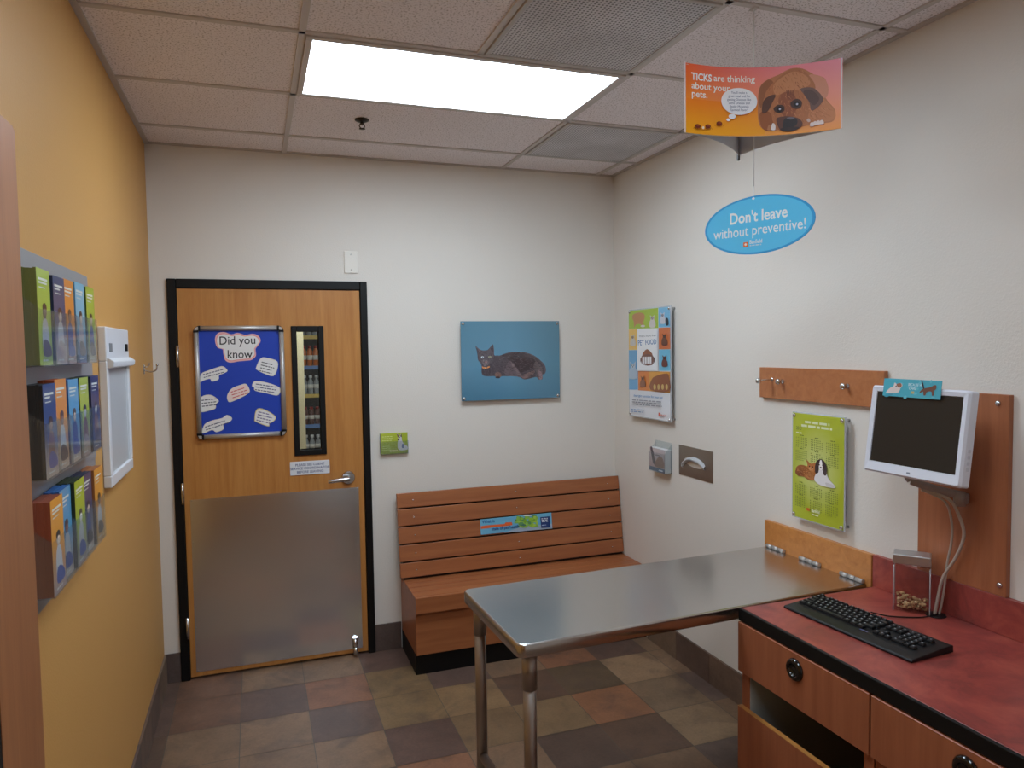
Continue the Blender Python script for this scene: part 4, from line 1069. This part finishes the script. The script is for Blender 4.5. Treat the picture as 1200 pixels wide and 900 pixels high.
def key(x,y,w_,dy=.0158):
    k=(round(w_,2),dy)
    if k not in kcache:
        b=MB(); W_=w_*u-.0022
        v=[];
        for (ins,z) in ((0,0),(.0012,.0055),(.0025,.0072)): v.append([b.bm.verts.new((q[0],q[1],z)) for q in ((ins,ins),(W_-ins,ins),(W_-ins,dy-ins*1.2),(ins,dy-ins*1.2))])
        for A,B in zip(v,v[1:]):
            for i in range(4): b.bm.faces.new((A[i],A[(i+1)%4],B[(i+1)%4],B[i]))
        b.bm.faces.new(v[-1]); b.bm.faces.new(v[0][::-1])
        b.quad([(.005,dy*.52,.00735),(.0095,dy*.52,.00735),(.0095,dy*.78,.00735),(.005,dy*.78,.00735)],mi=1)
        o=b.build('key',[KEYP,LEGEND],t); kcache[k]=o
    else:
        o=kcache[k].copy(); C.objects.link(o); o.parent=t
    o.location=(x,y,kz(y)+.0006); o.rotation_euler=(slope,0,0)
for x,y,w_ in keys: key(x,y,w_)
for x in fx: key(x,ya[4]+.0215-.0005,1,.0115) if ya[4]+.0335<KD-.006 else None
a=Art(.02,.004); a.rect(0,.018,0,.004,(176,180,190)); 
MB().box(.012+u*13.2,.012+u*14.6,.046,.052,kz(.049)+.0006,kz(.049)+.0012).build('wrist_badge',plain('blue_grey_badge',(96,104,140),.4),t)
cable([(2.345,-2.275,.835),(2.39,-2.292,.8235),(2.43,-2.315,.8215),(2.478,-2.338,.8215),(2.515,-2.345,.8225),(2.545,-2.350,.8255)],.0022,'keyboard_cable','thin black keyboard cable curving to the counter grommet',BLACKPL)

# ------------------------------------------------------------------ hanging mobile sign
PL=Vector((1.710,-2.180)); PR=Vector((2.138,-2.351)); mid=(PL+PR)/2; ev=(PR-PL).normalized(); nb=Vector((-ev.y,ev.x))
PB=mid+nb*.285+ev*.005
z0,z1=2.341,2.545
cx,cy=1.985,-2.146
t=thing('hanging_sign','three-sided orange TICKS sign hanging from the ceiling on a wire','sign',(cx,cy,z0))
def face(P,Q,bow):
    d=(Q-P); L_=d.length; e=d/L_; n=Vector((-e.y,e.x))    # n: inwards
    return P,e,n,L_
cent=(PL+PR+PB)/3
def bowed(P,Q,bow,n=56,off=0.):
    d=Q-P; e=d.normalized(); nn=Vector((-e.y,e.x))
    if nn.dot(cent-(P+Q)/2)<0: nn=-nn
    return [P+d*(i/n)+nn*(bow*4*(i/n)*(1-i/n)+off) for i in range(n+1)]
WCARD=plain('white_card',(222,222,226),.5)
for nm_,P,Q,bw_ in (('front_panel',PL,PR,.058),('side_panel',PR,PB,.028),('side_panel',PB,PL,.028)):
    A=bowed(P,Q,bw_); B=bowed(P,Q,bw_,off=.0015); b=MB()
    va=[[b.bm.verts.new((p.x-cx,p.y-cy,z)) for p in A] for z in (0,z1-z0)]; vb=[[b.bm.verts.new((p.x-cx,p.y-cy,z)) for p in B] for z in (0,z1-z0)]
    for i in range(len(A)-1):
        for qd in ((va[0][i],va[0][i+1],va[1][i+1],va[1][i]),(vb[0][i+1],vb[0][i],vb[1][i],vb[1][i+1]),(va[1][i],va[1][i+1],vb[1][i+1],vb[1][i]),(vb[0][i],vb[0][i+1],va[0][i+1],va[0][i])): b.bm.faces.new(qd)
    for i in (0,-1): b.bm.faces.new((va[0][i],va[1][i],vb[1][i],vb[0][i]))
    bmesh.ops.recalc_face_normals(b.bm,faces=b.bm.faces); b.build(nm_,WCARD,t)
b=MB(); b.box(PB.x-cx-.004,PB.x-cx+.004,PB.y-cy-.004,PB.y-cy+.004,-.016,.05,.001,1); b.build('corner_clip',plain('grey_clip',(90,88,90),.5),t)
# artwork of the front: drawn from the photographed sign, bow removed
SWd,SHt=(PR-PL).length,z1-z0
def ds(x,y):
    u=(x-15)/1138.; tp=103-78*u+215*u*(1-u); bt=606-50*u+185*u*(1-u)
    return (u*SWd,SHt*(1-(y-tp)/(bt-tp)))
a=Art(SWd,SHt)
a.grad(0,SWd,0,SHt,(255,98,40),(255,160,180),(255,164,84),(255,168,10),14)
a.grad(SWd*.012,SWd*.55,SHt*.02,SHt*.5,(255,130,24),(255,140,44),(255,168,34),(255,170,10),6)
D_=lambda pts:[ds(*p) for p in pts]
def dp(pts,c,k=4): a.poly(D_(pts),c,smooth=k)
fx_=1138/SWd; 
def dt(s,x,y,sz,c,bold,sx=1.): 
    p=ds(x,y); a.text(s,p[0],p[1],sz/fx_,c,bold,sx=sx)
dt('TICKS',72,222,72,(255,252,248),.028,.84); dt('are thinking',249,229,68,(255,248,240),.012,.98)
dt('about your',72,286,68,(255,248,240),.012,1.0); dt('pets.',72,345,68,(255,248,240),.012,1.0)
a.gain=1.12
dp([(590,330),(610,250),(660,205),(740,165),(820,118),(900,115),(980,160),(1040,180),(1062,250),(1050,330),(1108,420),(1100,500),(1040,520),(940,540),(700,585),(620,570),(590,500)],(186,120,78))
dp([(592,330),(612,250),(670,205),(700,240),(640,330),(610,420)],(150,92,58))
dp([(600,470),(640,440),(700,470),(720,560),(690,590),(620,570)],(150,86,48))
dp([(960,300),(1030,330),(1100,420),(1108,480),(1050,510),(960,500),(930,420)],(196,128,84))
dp([(940,165),(1030,175),(1065,250),(1050,330),(980,290)],(206,140,112))
dp([(640,330),(665,270),(720,205),(780,150),(840,118),(900,128),(960,190),(985,260),(950,330),(945,430),(925,510),(880,565),(800,590),(740,580),(700,530),(680,430)],(178,112,70))
dp([(700,250),(760,185),(840,140),(920,165),(950,230),(880,270),(800,285),(720,320)],(198,134,90))
dp([(740,330),(800,290),(850,320),(860,420),(820,500),(770,470),(745,420)],(150,84,52)); 
for q in range(4): dp([(790+q*14,285),(797+q*14,285),(806+q*10,345),(800+q*10,345)],(122,66,42),2)
dp([(620,395),(640,350),(690,320),(715,325),(690,380),(660,440),(620,455)],(92,58,44))
dp([(885,270),(940,255),(985,270),(1032,335),(1010,390),(960,430),(945,370),(910,310)],(120,86,76))
dp([(900,285),(960,275),(1010,335),(980,390),(950,370)],(94,66,60))
a.fur(D_([(640,330),(720,205),(840,120),(900,128),(985,260),(945,430),(880,565),(740,580),(680,430)]),320,.010,-70,[(186,118,74),(170,104,64),(198,132,88),(160,94,56)],.08)
a.fur(D_([(960,300),(1100,420),(1050,510),(940,480)]),90,.012,-50,[(206,142,98),(180,112,70)],.09)
dp([(620,395),(640,350),(690,320),(715,325),(690,380),(660,440),(620,455)],(92,58,44))
dp([(885,270),(940,255),(985,270),(1032,335),(1010,390),(960,430),(945,370),(910,310)],(112,80,70))
dp([(905,290),(960,278),(1008,335),(980,388),(952,370)],(88,62,56))
dp([(700,420),(735,392),(772,400),(778,432),(750,452),(715,448)],(74,44,34)); dp([(820,372),(858,345),(892,360),(890,402),(858,420),(826,405)],(74,44,34))
a.ell(*ds(742,426),9/1138,9/1138*1.1,(24,18,18)); a.ell(*ds(860,384),9/1138,9/1138*1.1,(24,18,18))
for (x,y) in ((742,424),(860,384)):
    p=ds(x,y); a.ell(p[0],p[1],.0085,.0075,(30,20,20)); a.ell(p[0]+.001,p[1]-.0005,.003,.003,(206,206,220))
dp([(720,500),(770,480),(800,478),(870,490),(900,530),(870,570),(800,590),(745,578)],(96,58,46))
dp([(768,520),(785,492),(830,482),(862,500),(862,535),(830,560),(790,570),(765,560)],(42,34,36)); dp([(790,492),(820,482),(848,490),(820,502)],(110,100,108)); dp([(745,575),(800,560),(870,555),(862,575),(800,592)],(54,38,36))
dp([(682,580),(688,540),(700,532),(712,548),(710,582)],(226,214,210)); dp([(655,585),(662,550),(676,548),(680,585)],(180,120,80))
for x,y in ((960,536),(980,528),(1000,522),(1022,518)): dp([(x-12,y+14),(x-10,y-10),(x+4,y-18),(x+14,y-6),(x+12,y+12)],(222,206,202),3)
dp([(925,505),(940,490),(950,510),(938,520)],(206,180,170),3)
a.gain=1.
p=ds(443,378); a.ell(p[0],p[1],.0555,.0400,(246,244,246),-2,36)
for k,s in enumerate(("You'll make a","great meal and I'm","getting Diseases like","Lyme Disease and","Rocky Mountain","Spotted Fever!")):
    p=ds(443,322+k*25.5); a.text(s,p[0],p[1],.0098,(86,92,128),.0,align='C',sx=.92)
p=ds(390,490); a.ell(p[0],p[1],.011,.0075,(246,244,246)); p=ds(360,515); a.ell(p[0],p[1],.0062,.0045,(246,244,246))
for x,y in ((290,543),(200,566),(118,566)):
    p=ds(x,y); a.ell(p[0],p[1],.009,.0058,(120,46,24))
    a.ell(p[0]+.002,p[1]+.001,.005,.003,(150,64,34))
    for q in range(4):
        for sgn in (-1,1): 
            bx=p[0]+(-.005+.0033*q); a.poly([(bx,p[1]),(bx+.0012,p[1]),(bx+sgn*.0035+(q-1.5)*.004,p[1]-.0085),(bx+sgn*.0035-.0008+(q-1.5)*.004,p[1]-.0085)],(110,44,24))
p=ds(160,578); a.ell(p[0],p[1],.004,.004,(246,220,190))
a.rect(0,.0022,0,SHt,(226,216,210))
eF=ev; nF=Vector((-ev.y,ev.x))
if nF.dot(cent-mid)<0: nF=-nF
MF=Matrix(((eF.x,nF.x,0,PL.x-cx),(eF.y,nF.y,0,PL.y-cy),(0,0,1,0),(0,0,0,1)))
# tessellate long shapes enough to follow the bow: subdivide before warping
def build_bowed(a,name,mat,parent,M,bow,Wd,y0=-.0010,step=.00012):
    bm=bmesh.new(); cl=bm.loops.layers.float_color.new('Col')
    for f,cs in zip(a.F,a.Cc):
        vs=[bm.verts.new((a.V[i][0],a.V[i][1],a.V[i][2])) for i in f]
        try: fc=bm.faces.new(vs)
        except ValueError: continue
        for l,c in zip(fc.loops,cs): l[cl]=c
    bmesh.ops.remove_doubles(bm,verts=bm.verts,dist=1e-6)
    for it in range(7):
        es=[e for e in bm.edges if abs(e.verts[0].co.x-e.verts[1].co.x)>.009]
        if not es: break
        bmesh.ops.subdivide_edges(bm,edges=es,cuts=1); bmesh.ops.triangulate(bm,faces=[f for f in bm.faces if len(f.verts)>4])
    for v in bm.verts:
        u=v.co.x/Wd; v.co.y=y0-v.co.y*step+bow*4*u*(1-u)
    for f in bm.faces:
        f.normal_update()
        if f.normal.y>0: f.normal_flip()
    bmesh.ops.transform(bm,matrix=M,verts=bm.verts)
    me=bpy.data.meshes.new(name); bm.to_mesh(me); bm.free(); me.materials.append(mat)
    o=bpy.data.objects.new(name,me); C.objects.link(o); o.parent=parent; return o
build_bowed(a,'front_print',PAPER,t,MF,.058,SWd)
WIRE=plain('nylon_wire',(240,238,236),.4)
b=MB(); b.cyl((0,0,H-z0-.0065),(0,0,z1-z0+.0),.0018,None,8); b.cyl((0,0,z1-z0),(0,0,-.135),.0015,None,8)
for p in (PL,PR,PB):
    q=cent+(p-cent)*.97; b.cyl((0,0,z1-z0-.004),(q.x-cx,q.y-cy,z1-z0-.004),.0009,None,6)
b.build('hanging_wire',WIRE,t)
b=MB(); b.box(-.010,.010,-.014,.014,H-z0-.0095,H-z0-.0062,.001,1); b.build('ceiling_clip',GRID,t)
# oval sign under it
er=Vector((.43,-.9025)).normalized(); rz=math.atan2(er.y,er.x)
AX,BZ=.183,.0915; zc=None
hookx=-.012
oz=2.085
t=thing('oval_sign','oval blue "Don\'t leave without preventive!" sign hanging below orange sign','sign',(cx,cy,oz),rz)
b=MB(); b.prism([(x,z) for x,z in ellipse(.012,0,AX,BZ,0,56)],-.0015,.0015,'Y'); b.build('card',plain('blue_card',(52,150,206),.45),t)
a=Art(1,1); a.ell(0.012,0,AX-.0005,BZ-.0005,(58,164,226),0,64); a.ell(.012,0,AX*.955,BZ*.935,(96,204,250),0,64)
a.text("Don't leave",.014,.012,.049,(244,248,252),.022,align='C',sx=.85); a.text('without preventive!',.014,-.030,.046,(240,246,250),.004,align='C',sx=.84)
a.rect(-.034,-.018,-.0655,-.0505,(232,120,70)); a.ell(-.026,-.058,.004,.004,(250,236,226)); a.text('Banfield',-.013,-.0575,.017,(236,244,250),.02,sx=.8); a.lines(-.012,.034,-.0615,.006,1,.0032,(206,226,240))
a.build('front_print',PRINT,t,-.0018)
b=MB(); b.cyl((0,0,BZ-.006),(0,0,2.341-.133-oz),.0011,None,8); b.lathe([(.004,-.003),(.004,.003)],M=Matrix.Translation((0,0,BZ-.008))@Matrix.Rotation(PI/2,4,'X'),n=12); b.build('hanging_loop',WIRE,t)

# ------------------------------------------------------------------ camera, world, view
yaw,pitch,roll,fpx=.340730232,-.0505675609,-.0147970119,849.505570
cyw,syw=math.cos(yaw),math.sin(yaw); cp,sp=math.cos(pitch),math.sin(pitch); cr,sr=math.cos(roll),math.sin(roll)
fwd=Vector((syw*cp,cyw*cp,sp)); rt=Vector((cyw,-syw,0)); up=rt.cross(fwd)
r2=cr*rt+sr*up; u2=-sr*rt+cr*up
cam=bpy.data.cameras.new('camera'); co=bpy.data.objects.new('camera',cam); C.objects.link(co)
Rm=Matrix((r2,u2,-fwd)).transposed().to_4x4(); co.matrix_world=Matrix.Translation((.485191199,-4.06827464,1.71104445))@Rm
cam.sensor_width=36; cam.lens=fpx/1200*36; cam.clip_start=.02
bpy.context.scene.camera=co
w=bpy.data.worlds.new('world'); bpy.context.scene.world=w; w.use_nodes=True
w.node_tree.nodes['Background'].inputs[0].default_value=(.05,.05,.05,1); w.node_tree.nodes['Background'].inputs[1].default_value=.2
vs=bpy.context.scene.view_settings; vs.view_transform='Standard'; vs.look='None'; vs.exposure=0.; vs.gamma=1.; vs.use_curve_mapping=False
